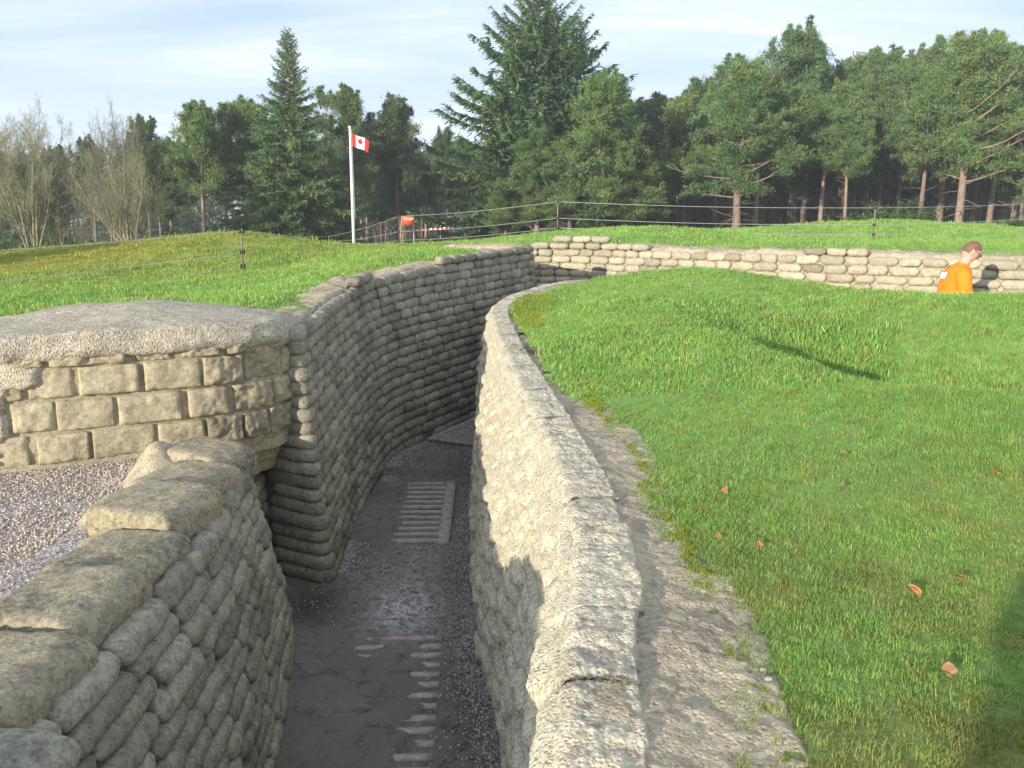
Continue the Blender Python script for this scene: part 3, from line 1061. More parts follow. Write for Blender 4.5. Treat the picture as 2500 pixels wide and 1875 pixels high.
for q0, x0, x1 in ((1.0, 0.35, 2.2), (1.083, 0.75, 1.75)):
    s = fsx(x0)
    while s < fsx(x1):
        e = s + rng.uniform(0.3, 0.42)
        fb.append(bag(FW, s, e, q0, q0 + 0.083, 0.085, rng, nu=13, na=12))
        s = e
s = fsx(2.6)
while s < FW.L - 0.4:
    e = s + rng.uniform(0.28, 0.42)
    if vnoise(np.array([[s * 0.9, 0, 0]]), 4)[0] > -0.1 and s < fsx(4.9):
        fb.append(bag(FW, s, e, 1.0, 1.075, 0.085, rng, nu=13, na=12))
    s = e
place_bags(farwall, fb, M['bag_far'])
V, F = core(FW, 0.02, FW.L - 0.02, 0.0, back=0.3, n=160)
part('backing', V, F, M['mortar'], farwall, smooth=False)
ledge(FW, 0.1, FW.L - 0.1, 0.03, 0.62, 0.045, 0.16, M['mortar'], farwall, 'mortar_ledge', 65, 300, 16, 0.05, rise=0.03)

# ---- smooth worn wall on the right, with its capping stones
rfoot = [(0.02, 0.3, 0), (0.03, 1.5, 0), (0.04, 2.6, 0), (0.00, 3.8, 0), (-0.20, 5.1, 0), (-0.28, 6.25, 0), (-0.34, 7.15, 0), (-0.37, 8.6, 0.08), (-0.38, 9.5, 0.1), (-0.30, 10.1, 0.1), (0.10, 11.3, 0.1), (0.75, 12.5, 0.3), (1.40, 12.98, 0.5), (2.85, 12.15, 0.8), (3.7, 10.85, 0.85), (4.3, 9.7, 0.85), (4.85, 9.0, 0.85), (5.5, 8.35, 0.85), (10.5, 5.9, 0.85)]
rtop = [(0.07, 0.3, 1.75), (0.09, 1.5, 1.75), (0.20, 2.5, 1.75), (0.20, 3.5, 1.75), (0.10, 4.7, 1.75), (0.00, 6.0, 1.755), (-0.09, 7.1, 1.76), (-0.18, 8.4, 1.77), (-0.24, 9.5, 1.81), (-0.16, 10.15, 1.86), (0.28, 11.3, 1.94), (0.88, 12.3, 1.97), (1.40, 12.78, 1.90), (2.72, 12.0, 1.92), (3.52, 10.75, 1.92), (4.12, 9.62, 1.92), (4.72, 8.86, 1.92), (5.35, 8.2, 1.92), (10.4, 5.7, 1.92)]
RT = mkpath(rfoot, rtop, -1, bulge=0.04)
rightwall = thing('concrete_wall', 'worn cream concrete trench wall with lichened capping stones beside the lawn', 'wall', (0.0, 4.0, 0))


def spacing(path, s0, s1, k=0.0042, lo=0.012, hi=0.12):
    out, s = [], s0
    while s < s1:
        out.append(s)
        P = path.ev(s, 1.0)
        out_d = math.hypot(P[0], P[1])
        s += min(hi, max(lo, k * out_d))
    out.append(s1)
    return np.array(out)


def worn(s, q):
    """low relief of the worn bags left on the face of the right wall"""
    nc = 15
    k = np.floor(q * nc)
    v = (q * nc - k) * 2 - 1
    jit = _hash(k, k * 0, k * 0, 5)
    L = 0.36
    u = s / L + jit * 7
    ku = np.floor(u)
    uu = (u - ku) * 2 - 1
    amp = 0.6 + 1.0 * _hash(ku, k, k * 0, 8)
    return amp * (1 - np.abs(v) ** 2.2) * (1 - 0.75 * np.abs(uu) ** 6)


ss = spacing(RT, 0.4, RT.L - 0.1)
qq = np.linspace(-0.02, 0.978, 124)
S_, Q_ = np.meshgrid(ss, qq, indexing='ij')
P = RT.ev(S_, Q_)
disp = 0.045 * worn(S_, np.clip(Q_ + 0.012 * np.sin(S_ * 2.1), 0, 1.0)) + 0.013 * fbm(P, 5, 3, 101) + 0.008 * fbm(P, 22, 3, 102) + 0.006 * fbm(P, 75, 2, 103)
disp = disp * (1 - sstep(0.93, 1.0, Q_)) + 0.006
P = P + RT.nrm(S_) * disp[..., None]
P = np.concatenate([P, P[:, -1:] + np.array((0, 0, 0.012)) - RT.nrm(ss)[:, None] * 0.025, P[:, -1:] + np.array((0, 0, 0.0)) - RT.nrm(ss)[:, None] * 0.06], 1)
F = grid_faces(len(ss), len(qq) + 2)
part('wall_face', P.reshape(-1, 3), F[:, ::-1], M['stucco'], rightwall)


def cap_piece(s0, s1, b0, b1, z_in, name, mat, seed, endr=0.012, hgt=0.14, dip=0.0, nb=26, edge=0.05, lump=1.0):
    s = spacing(RT, s0, s1, 0.0045, 0.012, 0.06)
    if len(s) < 6:
        s = np.linspace(s0, s1, 6)
    # profile: up the front, over the rounded edge, back across the top, down into the turf
    a = np.linspace(0, PI / 2, 7)
    prof = [(b0 + 0.02, -hgt), (b0, -hgt * 0.6)] + [(b0 + edge - edge * math.cos(t), -edge + edge * math.sin(t)) for t in a] + [(b, 0) for b in np.linspace(b0 + edge, b1, nb)[1:]] + [(b1 + 0.012, -0.03), (b1 + 0.012, -hgt)]
    prof = np.array(prof)
    S2, B = np.meshgrid(s, prof[:, 0], indexing='ij')
    Z = np.broadcast_to(prof[:, 1], S2.shape)
    P = RT.ev(S2, 1.0, -B)
    e = np.clip(np.minimum(S2 - s0, s1 - S2) / endr, 0, 1)
    k = np.clip((B - b0) / max(1e-6, b1 - b0), 0, 1)
    rnd = 1 - np.sqrt(np.clip(1 - (1 - e) ** 2, 0, 1))
    P[..., 2] = P[..., 2] + z_in + Z * np.where(Z < 0, 1, 1) - 0.008 * rnd * (Z > -0.1) - dip * k ** 1.6 * (Z > -0.1)
    lift = 0.016 * fbm(P * np.array((1, 1, 0)), 4.5, 3, seed) + 0.010 * fbm(P, 24, 3, seed + 1) + 0.006 * fbm(P, 80, 2, seed + 2)
    P[..., 2] += lump * lift * (Z > -0.1)
    P = P + RT.nrm(S2) * (lump * (0.016 * fbm(P, 7, 3, seed + 3) + 0.007 * fbm(P, 45, 2, seed + 4)) - 0.01 * rnd)[..., None]
    F = grid_faces(len(s), len(prof))
    V = P.reshape(-1, 3)
    nn = len(prof)
    ends = []
    for r, fl in ((0, True), (len(s) - 1, False)):
        idx = [r * nn + j for j in range(nn)]
        ends.append(tuple(idx[::-1] if fl else idx))
    Fl = [tuple(f[::-1]) for f in F.tolist()] + ends
    return part(name, V, Fl, mat, rightwall)


rng = np.random.default_rng(21)
s = 0.75
smax = float(RT.s[np.argmin(np.hypot(RT.t[:, 0] - 1.40, RT.t[:, 1] - 12.78))])
k = 0
while s < smax:
    L = rng.uniform(0.34, 0.46) if s > 3.2 else rng.uniform(0.30, 0.38)
    cap_piece(s, min(s + L, smax) + 0.005, -0.014 + rng.uniform(-.004, .004), 0.185 + rng.uniform(-.01, .01), 0.0 + rng.uniform(-.004, .006), 'capping_stone', M['cap'], 110 + k * 7, hgt=0.09)
    s += L
    k += 1
cap_piece(0.7, smax, 0.015, 0.52, -0.010, 'mortar_strip', M['mortar'], 300, dip=0.028, nb=38, edge=0.03, lump=0.85)

# ---- block bunker at the left
BF = [(-6.5, 4.3), (-5.0, 4.62), (-3.9, 4.95), (-3.3, 5.14), (-2.62, 5.46), (-2.2, 5.70), (-1.93, 5.92), (-1.77, 6.17), (-1.735, 6.46)]
BW = mkpath([(x, y, 1.15) for x, y in BF], [(x - 0.01, y + 0.03, 2.0) for x, y in BF], 1)
bunker = thing('block_bunker', 'low weathered bunker wall of tan concrete blocks under a rough domed cap', 'bunker', (-3.0, 5.6, 1.15))
V, F = core(BW, 0.1, BW.L - 0.02, -0.028, q0=-0.05, q1=1.0, back=0.3, n=320)
V = V + 0.022 * np.stack([fbm(V, 9, 3, 131), fbm(V, 9, 3, 132), 0 * V[:, 0]], -1)
part('mortar_core', V, F, M['block'], bunker, attr={'tint': np.full(len(V), 0.42)})
rng = np.random.default_rng(31)


def block(s0, s1, z0, z1, seed, out=0.0, rough=1.0):
    V, F = rbox((s1 - s0) / 2, 0.09, (z1 - z0) / 2, 0.014, (20, 4, 12))
    S2 = (s0 + s1) / 2 + V[:, 0]
    Z = (z0 + z1) / 2 + V[:, 2]
    q = (Z - 1.15) / 0.85
    P = BW.ev(S2, q, -V[:, 1] - 0.08 + out)
    front = np.clip(-V[:, 1] / 0.09, 0, 1)
    e = np.minimum((s1 - s0) / 2 - np.abs(V[:, 0]), (z1 - z0) / 2 - np.abs(V[:, 2]))
    P = P + BW.nrm(S2) * (front * (rough * (0.012 * fbm(P, 9, 3, seed) + 0.007 * fbm(P, 40, 3, seed + 1)) - 0.03 * np.clip(1 - e / 0.035, 0, 1) ** 2 * np.clip(fbm(P, 11, 3, seed + 2) * 1.6 + 0.2, 0, 1.3)))[:, None]
    return P, F


sB = lambda X: float(BW.s[np.argmin(np.abs(BW.f[:, 0] - X))])
rows = [(1.225, 1.425), (1.44, 1.645), (1.66, 1.86), (1.872, 1.955)]
pxs = [[-170, 70, 215, 372, 500, 590, 655], [-120, 20, 135, 280, 448, 570, 665], [-60, 62, 190, 355, 500, 600, 690], [-40, 118, 330, 440, 555, 640, 700]]
seed = 140


def s_at_px(px):
    u, _, _ = project(BW.ev(BW.s, 0.5))
    return float(BW.s[np.argmin(np.abs(u - px))])


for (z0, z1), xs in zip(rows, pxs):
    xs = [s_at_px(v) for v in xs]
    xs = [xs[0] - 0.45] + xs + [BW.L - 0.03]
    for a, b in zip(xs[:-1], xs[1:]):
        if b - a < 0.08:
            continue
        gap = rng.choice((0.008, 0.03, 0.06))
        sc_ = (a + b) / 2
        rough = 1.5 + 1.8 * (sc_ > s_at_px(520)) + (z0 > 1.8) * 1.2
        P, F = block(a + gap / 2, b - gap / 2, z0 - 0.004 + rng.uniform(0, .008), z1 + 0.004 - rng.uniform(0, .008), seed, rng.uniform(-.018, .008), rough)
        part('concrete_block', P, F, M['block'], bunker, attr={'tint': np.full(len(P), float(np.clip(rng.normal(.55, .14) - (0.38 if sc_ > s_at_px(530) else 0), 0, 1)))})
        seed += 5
# remains of a plaster coat at the left
s = np.linspace(0.3, s_at_px(150), 120)
q = np.linspace(0.12, 0.99, 70)
S2, Q2 = np.meshgrid(s, q, indexing='ij')
P = BW.ev(S2, Q2)
msk = (S2 - s_at_px(60)) / 0.35 + 0.9 * (0.75 - Q2) + 0.8 * fbm(P, 5, 4, 221)
P = P + BW.nrm(S2) * (0.022 - 0.06 * sstep(-0.05, 0.08, msk) + 0.008 * fbm(P, 12, 3, 222) + 0.005 * fbm(P, 45, 2, 223))[..., None]
part('plaster_coat', P.reshape(-1, 3), grid_faces(len(s), len(q))[:, ::-1], M['stucco'], bunker)
# plain rendered footing, and the ragged hanging underside at the trench end
s = np.linspace(0.1, BW.L - 0.02, 200)
q = np.linspace(-0.30, 0.10, 14)
S2, Q2 = np.meshgrid(s, q, indexing='ij')
hang = sstep(s_at_px(440), s_at_px(660), S2)
P = BW.ev(S2, Q2, -0.01 - 0.16 * hang * np.clip((0.08 - Q2) / 0.38, 0, 1) ** 0.8)
P = P + BW.nrm(S2) * (0.018 * fbm(P, 7, 3, 201) + 0.015 * (0.4 + 2 * hang) * fbm(P * np.array((1, 1, 3)), 12, 3, 202))[..., None]
part('footing', P.reshape(-1, 3), grid_faces(len(s), len(q))[:, ::-1] if BW.side_flip else grid_faces(len(s), len(q)), M['block'], bunker, attr={'tint': np.full(P.size // 3, 0.5)})
# cap: a star-shaped dome over the block ring
front = BW.ev(np.linspace(0.2, BW.L - 0.05, 150), 1.0)[:, :2]
backp = catmull(np.array([(-1.80, 6.5), (-2.0, 7.1), (-2.6, 7.75), (-3.4, 7.95), (-4.4, 7.6), (-5.6, 6.6), (-6.4, 5.4), front[0]]), 16)[1:-1]
ring = np.vstack([front, backp])
C0 = np.array((-3.6, 6.3))
rr = np.concatenate([np.linspace(0.0, 0.86, 26), np.linspace(0.88, 1.0, 12)])
P = np.zeros((len(ring), len(rr), 3))
P[..., :2] = C0 + (ring[:, None] - C0) * rr[None, :, None]
yfr = lambda x: np.interp(x, [b[0] for b in BF], [b[1] for b in BF])
dome = lambda x, y: 2.08 - 0.05 * np.clip(y - yfr(x), 0, 3) + 0.17 * np.exp(-((x + 3.1) / 1.05) ** 2 - ((y - 6.75) / 0.95) ** 2) - 0.03 * sstep(-2.4, -1.7, x)
P[..., 2] = dome(P[..., 0], P[..., 1])
dist = np.linalg.norm(ring[:, None] - P[..., :2], axis=-1)
rad = 0.06
P[..., 2] -= rad * (1 - np.sqrt(np.clip(1 - (1 - np.clip(dist / rad, 0, 1)) ** 2, 0, 1)))
tn = np.gradient(ring, axis=0)
tn /= np.linalg.norm(tn, axis=1, keepdims=True) + 1e-9
on = np.stack([tn[:, 1], -tn[:, 0]], -1)
sk = []
for zz, oo in ((-0.03, 0.035), (-0.07, 0.04), (-0.10, 0.03), (-0.125, 0.0), (-0.13, -0.08)):
    r = np.zeros((len(ring), 1, 3))
    r[:, 0, :2] = ring + on * oo
    r[:, 0, 2] = dome(ring[:, 0], ring[:, 1]) - rad + zz
    sk.append(r)
P = np.concatenate([P] + sk, 1)
P[..., 2] += 0.022 * fbm(P * np.array((1, 1, 0)), 2.5, 4, 211) + 0.010 * fbm(P, 20, 3, 212)
P[..., :2] += (on[:, None] * (0.03 * fbm(P, 4, 3, 213) + 0.02 * fbm(P, 22, 3, 214))[..., None]) * np.clip(np.arange(P.shape[1]) / (len(rr) - 1), 0, 1)[None, :, None] ** 6
# closed ring
P = np.concatenate([P, P[:1]], 0)
part('domed_cap', P.reshape(-1, 3), grid_faces(P.shape[0], P.shape[1])[:, ::-1], M['dome'], bunker)

#@@FLOORTHINGS
# ------------------------------------------------------------------ duckboards, step, butt


def boxes(lst):
    out = []
    for (c, h, rz, r) in lst:
        V, F = rbox(*h, r, (2, 2, 2))
        R = np.array(Matrix.Rotation(rz, 3, 'Z'))
        out.append((V @ R.T + np.array(c), F))
    return merge(out)


def duckboard(label, x0, y0, length, width, rz, nsl, zt, rails=('right',), slat=0.028, frame_w=0.05):
    o = thing('duckboard', label, 'duckboard', (x0, y0, zt), rz, 'wooden duckboards set in the trench floor')
    pitch = length / nsl
    for k in range(nsl):
        V, F = rbox(width / 2 - (frame_w if rails else 0), slat, 0.02, 0.006, (8, 2, 1))
        V = V + np.array((-width / 2, (k + 0.5) * pitch, -0.02 + 0.0))
        V[:, 2] += 0.004 * fbm(V + k * 3.1, 4, 2, 400 + k)
        link('slat', mesh_from('slat', V, F, [M['wood']]), o)
    for r in rails:
        V, F = rbox(frame_w, length / 2, 0.024, 0.006, (2, 10, 1))
        V = V + np.array(((-frame_w if r == 'right' else -width + frame_w), length / 2, -0.02))
        link('rail', mesh_from('rail', V, F, [M['wood']]), o)
    return o


a = at(1100, 1860, 3.95)
duckboard('nearest duckboard, its slat ends showing through the trodden dirt', -0.40, 3.5, 1.75, 0.62, 0.045, 15, 0.012, rails=(), slat=0.03)
duckboard('middle duckboard with its bare edge rail beside the right wall', -0.555, 6.85, 1.78, 0.58, 0.03, 12, 0.028, rails=('right',), slat=0.032, frame_w=0.055)
duckboard('farthest duckboard on the raised floor at the bend', -0.30, 9.55, 1.9, 0.85, -0.45, 18, 0.165, rails=('left', 'right'), slat=0.022, frame_w=0.035)
V, F = rbox(0.033, 0.004, 0.004, 0.0038, (6, 2, 2))
o = solo('cigarette_butt', V @ np.array(Matrix.Rotation(-0.3, 3, 'Z')).T + np.array((-0.74, 4.28, 0.018)), F, M['white'], loc=(-0.74, 4.28, 0.014))
tag(o, 'small white cigarette butt lying on the trench dirt', 'cigarette butt')

#@@SCATTER
# ------------------------------------------------------------------ scatter


def scatter(name, P, rot, scl, protos, label, cat, kind='stuff'):
    me = bpy.data.meshes.new(name)
    me.vertices.add(len(P))
    me.vertices.foreach_set('co', np.asarray(P, np.float32).ravel())
    a = me.attributes.new('rot', 'FLOAT_VECTOR', 'POINT')
    a.data.foreach_set('vector', np.asarray(rot, np.float32).ravel())
    a = me.attributes.new('scl', 'FLOAT', 'POINT')
    a.data.foreach_set('value', np.asarray(scl, np.float32).ravel())
    a = me.attributes.new('idx', 'INT', 'POINT')
    a.data.foreach_set('value', RNG.integers(0, len(protos), len(P)).astype(np.int32))
    o = link(name, me)
    c = bpy.data.collections.new(name + '_pieces')
    for k, pm in enumerate(protos):
        c.objects.link(bpy.data.objects.new(name + '_piece', pm))
    g = bpy.data.node_groups.new(name + '_scatter', 'GeometryNodeTree')
    g.interface.new_socket('Geometry', in_out='INPUT', socket_type='NodeSocketGeometry')
    g.interface.new_socket('Geometry', in_out='OUTPUT', socket_type='NodeSocketGeometry')
    N = g.nodes
    gi, go = N.new('NodeGroupInput'), N.new('NodeGroupOutput')
    ip = N.new('GeometryNodeInstanceOnPoints')
    ci = N.new('GeometryNodeCollectionInfo')
    ci.inputs['Collection'].default_value = c
    ci.inputs['Separate Children'].default_value = True
    ci.inputs['Reset Children'].default_value = True
    ip.inputs['Pick Instance'].default_value = True

    def na(nm, typ):
        nd = N.new('GeometryNodeInputNamedAttribute')
        nd.data_type = typ
        nd.inputs['Name'].default_value = nm
        return nd.outputs[0]
    lk = g.links.new
    lk(gi.outputs[0], ip.inputs['Points'])
    lk(ci.outputs[0], ip.inputs['Instance'])
    lk(na('idx', 'INT'), ip.inputs['Instance Index'])
    lk(na('rot', 'FLOAT_VECTOR'), ip.inputs['Rotation'])
    lk(na('scl', 'FLOAT'), ip.inputs['Scale'])
    lk(ip.outputs[0], go.inputs[0])
    md = o.modifiers.new('scatter', 'NODES')
    md.node_group = g
    return tag(o, label, cat, kind=kind)


def tuft(seed, n, rad, h, wd, lean=0.55):
    r = np.random.default_rng(seed)
    Vs, Fs = [], []
    for k in range(n):
        a = r.uniform(0, 2 * PI)
        p = np.array((math.cos(a), math.sin(a), 0)) * rad * math.sqrt(r.uniform())
        hh = h * r.uniform(0.5, 1.15)
        b = r.uniform(0, 2 * PI)
        d = np.array((math.cos(b), math.sin(b), 0))
        sd = np.array((-d[1], d[0], 0)) * wd * r.uniform(.7, 1.2)
        ln = lean * r.uniform(0.1, 1.3) * hh
        c0, c1, c2 = p - np.array((0, 0, .01)), p + d * ln * 0.3 + np.array((0, 0, hh * 0.6)), p + d * ln + np.array((0, 0, hh * r.uniform(.8, 1.0)))
        i = len(Vs) * 6
        Vs.append(np.array([c0 - sd, c0 + sd, c1 - sd * .8, c1 + sd * .8, c2 - sd * .15, c2 + sd * .15]))
        Fs += [(i, i + 1, i + 3, i + 2), (i + 2, i + 3, i + 5, i + 4)]
    return mesh_from('tuft', np.vstack(Vs), np.array(Fs), [M['blade']], smooth=False)


def on_ground(N, xr, yr, margin=0.10):
    x = RNG.uniform(*xr, N)
    y = RNG.uniform(*yr, N)
    ok = ~inside(HOLE, x, y)
    ok &= (np.abs(x) < 0.74 * y + 1.3)
    # keep off the mortar strip of the right wall (ragged edge)
    ex = np.interp(y, [0, 1.4, 2.6, 3.7, 5.0, 8.3, 9.5, 10.2, 11.35], [0.44, 0.44, 0.52, 0.50, 0.42, 0.16, 0.06, 0.20, 0.66])
    rag = 0.075 * vnoise(np.stack([x * 6, y * 6, 0 * x], -1), 77)
    ok &= ~((y < 11.4) & (x > -0.6) & (x < ex - 0.045 + rag))
    return x[ok], y[ok]


FWs = FW.ev(FW.s, 1.0)[:, :2]
MWs = MW.ev(MW.s, 1.0)[:, :2]


def near_line(x, y, L, d):
    Q = L[::6]
    out = np.full(len(x), 9e9)
    for i in range(0, len(x), 20000):
        out[i:i + 20000] = ((x[i:i + 20000, None] - Q[None, :, 0]) ** 2 + (y[i:i + 20000, None] - Q[None, :, 1]) ** 2).min(1)
    return np.sqrt(out) < d


def grass_layer(bands):
    Ps, Rs, Ss = [], [], []
    for (xr, yr, dens, sc, thin) in bands:
        N = int((xr[1] - xr[0]) * (yr[1] - yr[0]) * dens)
        x, y = on_ground(N, xr, yr)
        k = near_line(x, y, MWs, 0.38) | near_line(x, y, FWs, 0.55)
        x, y = x[~k], y[~k]
        P3 = np.stack([x, y, 0 * x], -1)
        if thin:
            bare = fbm(P3, 1.4, 4, 55)
            keep = RNG.uniform(size=len(x)) > sstep(0.12, 0.45, bare) * 0.75
            x, y, P3 = x[keep], y[keep], P3[keep]
        z = gz(x, y)
        Ps.append(np.stack([x, y, z - 0.005], -1))
        Rs.append(np.stack([RNG.normal(0, .12, len(x)), RNG.normal(0, .12, len(x)), RNG.uniform(0, 2 * PI, len(x))], -1))
        hv = 1 + 0.45 * fbm(P3, 0.8, 3, 57)
        Ss.append(sc * RNG.uniform(.7, 1.25, len(x)) * hv)
    return np.vstack(Ps), np.vstack(Rs), np.concatenate(Ss)


tufts = [tuft(500 + k, 24, 0.035, 0.029, 0.0015, 0.75) for k in range(5)]
P, R, S = grass_layer([((0.3, 3.6), (1.2, 3.2), 1900, 0.80, True), ((0.2, 5.0), (3.2, 5.0), 1150, 0.95, True)])
scatter('lawn_grass', P, R, S, tufts, 'short green lawn grass beside the worn right wall', 'grass')
tufts2 = [tuft(520 + k, 26, 0.07, 0.036, 0.003, 0.7) for k in range(5)]
P, R, S = grass_layer([((-0.3, 7.6), (5.0, 8.5), 520, 0.95, False), ((-0.3, 9.0), (8.5, 12.8), 330, 1.0, False)])
scatter('crater_grass', P, R, S, tufts2, 'longer green grass around the shell hollow', 'grass')
# longer, unmown grass down in the hollow
hl = catmull(np.array([(1.95, 9.0, 0), (2.1, 8.0, 0), (2.2, 7.2, 0), (2.45, 6.4, 0), (3.1, 5.6, 0), (4.2, 5.1, 0), (5.4, 4.8, 0)]), 20)
i = RNG.integers(0, len(hl), 3200)
x = hl[i, 0] + RNG.normal(0.12, .20, len(i))
y = hl[i, 1] + RNG.normal(0.12, .24, len(i))
P = np.stack([x, y, gz(x, y) - 0.005], -1)
cl_ = 1 + 0.6 * fbm(P * np.array((1, 1, 0)), 1.8, 3, 58)
i2 = RNG.uniform(size=1500)
x2 = 2.3 + 3.6 * RNG.uniform(size=1500)
y2 = np.interp(x2, [2.3, 3.2, 4.5, 5.9], [8.3, 7.2, 6.2, 5.7]) + RNG.normal(.2, .5, 1500)
P2 = np.stack([x2, y2, gz(x2, y2) - 0.005], -1)
k2 = fbm(P2 * np.array((1, 1, 0)), 1.3, 3, 59) > 0.05
P2 = P2[k2]
P = np.vstack([P, P2])
S = np.concatenate([RNG.uniform(1.1, 2.0, len(x)) * cl_, RNG.uniform(1.2, 2.1, len(P2))])
scatter('hollow_grass', P, np.stack([RNG.normal(0, .2, len(P)), RNG.normal(0, .2, len(P)), RNG.uniform(0, 6.28, len(P))], -1), S, tufts2, 'long unmown grass down in the shell hollow', 'grass')
tufts3 = [tuft(540 + k, 24, 0.13, 0.044, 0.006, 0.7) for k in range(5)]
P, R, S = grass_layer([((-11, -1.2), (7.0, 12), 130, 0.9, False), ((-17, 13), (12, 18), 80, 1.1, False), ((-22, 18), (18, 27), 34, 1.5, False)])
scatter('bank_grass', P, R, S, tufts3, 'grass on the banks behind the trench walls', 'grass')


def stone_mesh(seed, mat, sub=1):
    r = np.random.default_rng(seed)
    import bmesh
    bm = bmesh.new()
    bmesh.ops.create_icosphere(bm, subdivisions=1, radius=1.0)
    V = np.array([v.co for v in bm.verts])
    F = np.array([[v.index for v in f.verts] for f in bm.faces])
    bm.free()
    V = V * (1 + 0.35 * r.uniform(-1, 1, (len(V), 1))) * np.array((1.0, r.uniform(.6, .9), r.uniform(.45, .7)))
    return mesh_from('stone', V, F, [mat], smooth=False)


st = [stone_mesh(600 + k, M['gravel']) for k in range(6)]
N = 42000
x = RNG.uniform(-4.6, -1.98, N)
y = RNG.uniform(2.2, 5.9, N)
sfr = np.interp(x, [b[0] for b in BF], [b[1] for b in BF])
mask = (y < sfr - 0.02) & (x < np.interp(y, [2.2, 3.5, 4.6, 5.4], [-2.12, -2.2, -2.42, -2.5]) + 0.06 * vnoise(np.stack([x * 5, y * 5, 0 * x], -1), 3))
mud = fbm(np.stack([x, y, 0 * x], -1), 1.1, 3, 33) + 1.1 * sstep(4.3, 3.0, y)
mask &= RNG.uniform(size=N) > sstep(0.2, 0.75, mud) * 0.9
x, y = x[mask], y[mask]
P = np.stack([x, y, platz(x, y) + 0.002], -1)
scatter('path_gravel', P, RNG.uniform(0, 6.28, (len(x), 3)), RNG.uniform(0.0045, 0.0105, len(x)), st, 'loose pale gravel on the path before the bunker', 'gravel')
st2 = [stone_mesh(620 + k, M['grit']) for k in range(6)]
N = 30000
y = RNG.uniform(3.4, 10.5, N)
xl = np.interp(y, [3.4, 3.8, 5.0, 5.6, 6.1, 7.9, 9.4, 10.2], [-1.26, -1.28, -1.5, -1.9, -1.46, -1.5, -1.40, -1.0])
xr_ = np.interp(y, [3.4, 3.8, 5.2, 6.25, 7.15, 8.6, 10.2], [0.0, 0.0, -0.22, -0.26, -0.32, -0.34, -0.3])
side = RNG.uniform(size=N)
off = np.abs(RNG.normal(0, 0.11, N))
x = np.where(side < 0.42, xl + off, np.where(side < 0.80, xr_ - off, RNG.uniform(xl, xr_)))
keep = ~((side < 0.42) & (y > 5.1) & (y < 6.2))
x, y = x[keep], y[keep]
P3 = np.stack([x, y, 0 * x], -1)
P = np.stack([x, y, fz(x, y) + 0.018 * fbm(P3, 2.2, 4, 21) + 0.004], -1)
scatter('floor_gravel', P, RNG.uniform(0, 6.28, (len(x), 3)), RNG.uniform(0.004, 0.011, len(x)), st2, 'grey gravel along the edges of the trench floor', 'gravel')
# bright moss cushions where the turf meets the mortar
mo = [tuft(560 + k, 60, 0.06, 0.016, 0.0035, 0.9) for k in range(3)]
for m_ in mo:
    m_.materials[0] = M['moss']
ptsx, ptsy = [], []
for (cx, cy, rx, ry, n) in [(0.16, 9.4, 0.06, 0.45, 300), (0.32, 10.1, 0.09, 0.30, 260), (0.22, 8.6, 0.05, 0.3, 120), (0.50, 4.6, 0.03, 0.30, 90), (0.56, 3.6, 0.025, 0.25, 90), (0.585, 2.6, 0.02, 0.22, 80), (0.57, 1.95, 0.02, 0.15, 60)]:
    ptsx.append(RNG.normal(cx, rx, n))
    ptsy.append(RNG.normal(cy, ry, n))
for k in range(260):
    i = RNG.integers(0, len(MW.s))
    if 9.2 < MW.t[i, 1] < 12.2 and MW.t[i, 0] < 0.2:
        w = RNG.normal(0.52, 0.07)
        ptsx.append(np.array([MW.t[i, 0] - MW.nr[i, 0] * w]))
        ptsy.append(np.array([MW.t[i, 1] - MW.nr[i, 1] * w]))
x, y = np.concatenate(ptsx), np.concatenate(ptsy)
P = np.stack([x, y, gz(x, y) + 0.012], -1)
scatter('moss', P, np.stack([0 * x, 0 * x, RNG.uniform(0, 6.28, len(x))], -1), np.clip(y / 9.0, 0.18, 1.3) * RNG.uniform(0.5, 1.1, len(x)), mo, 'bright yellow green moss along the mortar edges', 'moss')

# fallen leaves: single things on the lawn
leaf_px = [(2229, 1462, 1.25, 0, 'large orange dead leaf lying flat on the lawn, biggest of all'), (2340, 1430, 1.1, 1, 'pale brown dead leaf right of the big orange leaf on the lawn'),
           (2055, 1198, 1.0, 1, 'brown curled dead leaf in mid lawn below another brown leaf'), (2058, 1116, 0.9, 1, 'small brown dead leaf in mid lawn above another brown leaf'),
           (1768, 1212, 1.0, 0, 'orange dead leaf on the lawn nearest the capping stones'), (2430, 1166, 0.8, 0, 'small orange dead leaf at the right side of the lawn'),
           (2128, 1030, 0.6, 0, 'tiny bright orange dead leaf before the shell hollow'), (1575, 918, 0.8, 0, 'orange dead leaf on the lawn before the bend of the wall'),
           (1830, 940, 0.7, 1, 'dull brown dead leaf left of the tiny orange one, before the hollow'), (1755, 1323, 0.7, 0, 'small orange dead leaf low on the lawn beside the mossy wall edge'),
           (1855, 1345, 0.7, 0, 'upright orange dead leaf low on the lawn near the wall edge'), (2316, 1660, 0.9, 1, 'pale dead leaf at the rim of the dark shadow on the lawn')]


def ground_hit(px, py):
    d = ray(px, py)
    t = 0.5
    while t < 60:
        p = np.array((0, 0, EYE)) + d * t
        if p[2] < float(gz(p[0], p[1])):
            return p
        t += 0.01
    return p


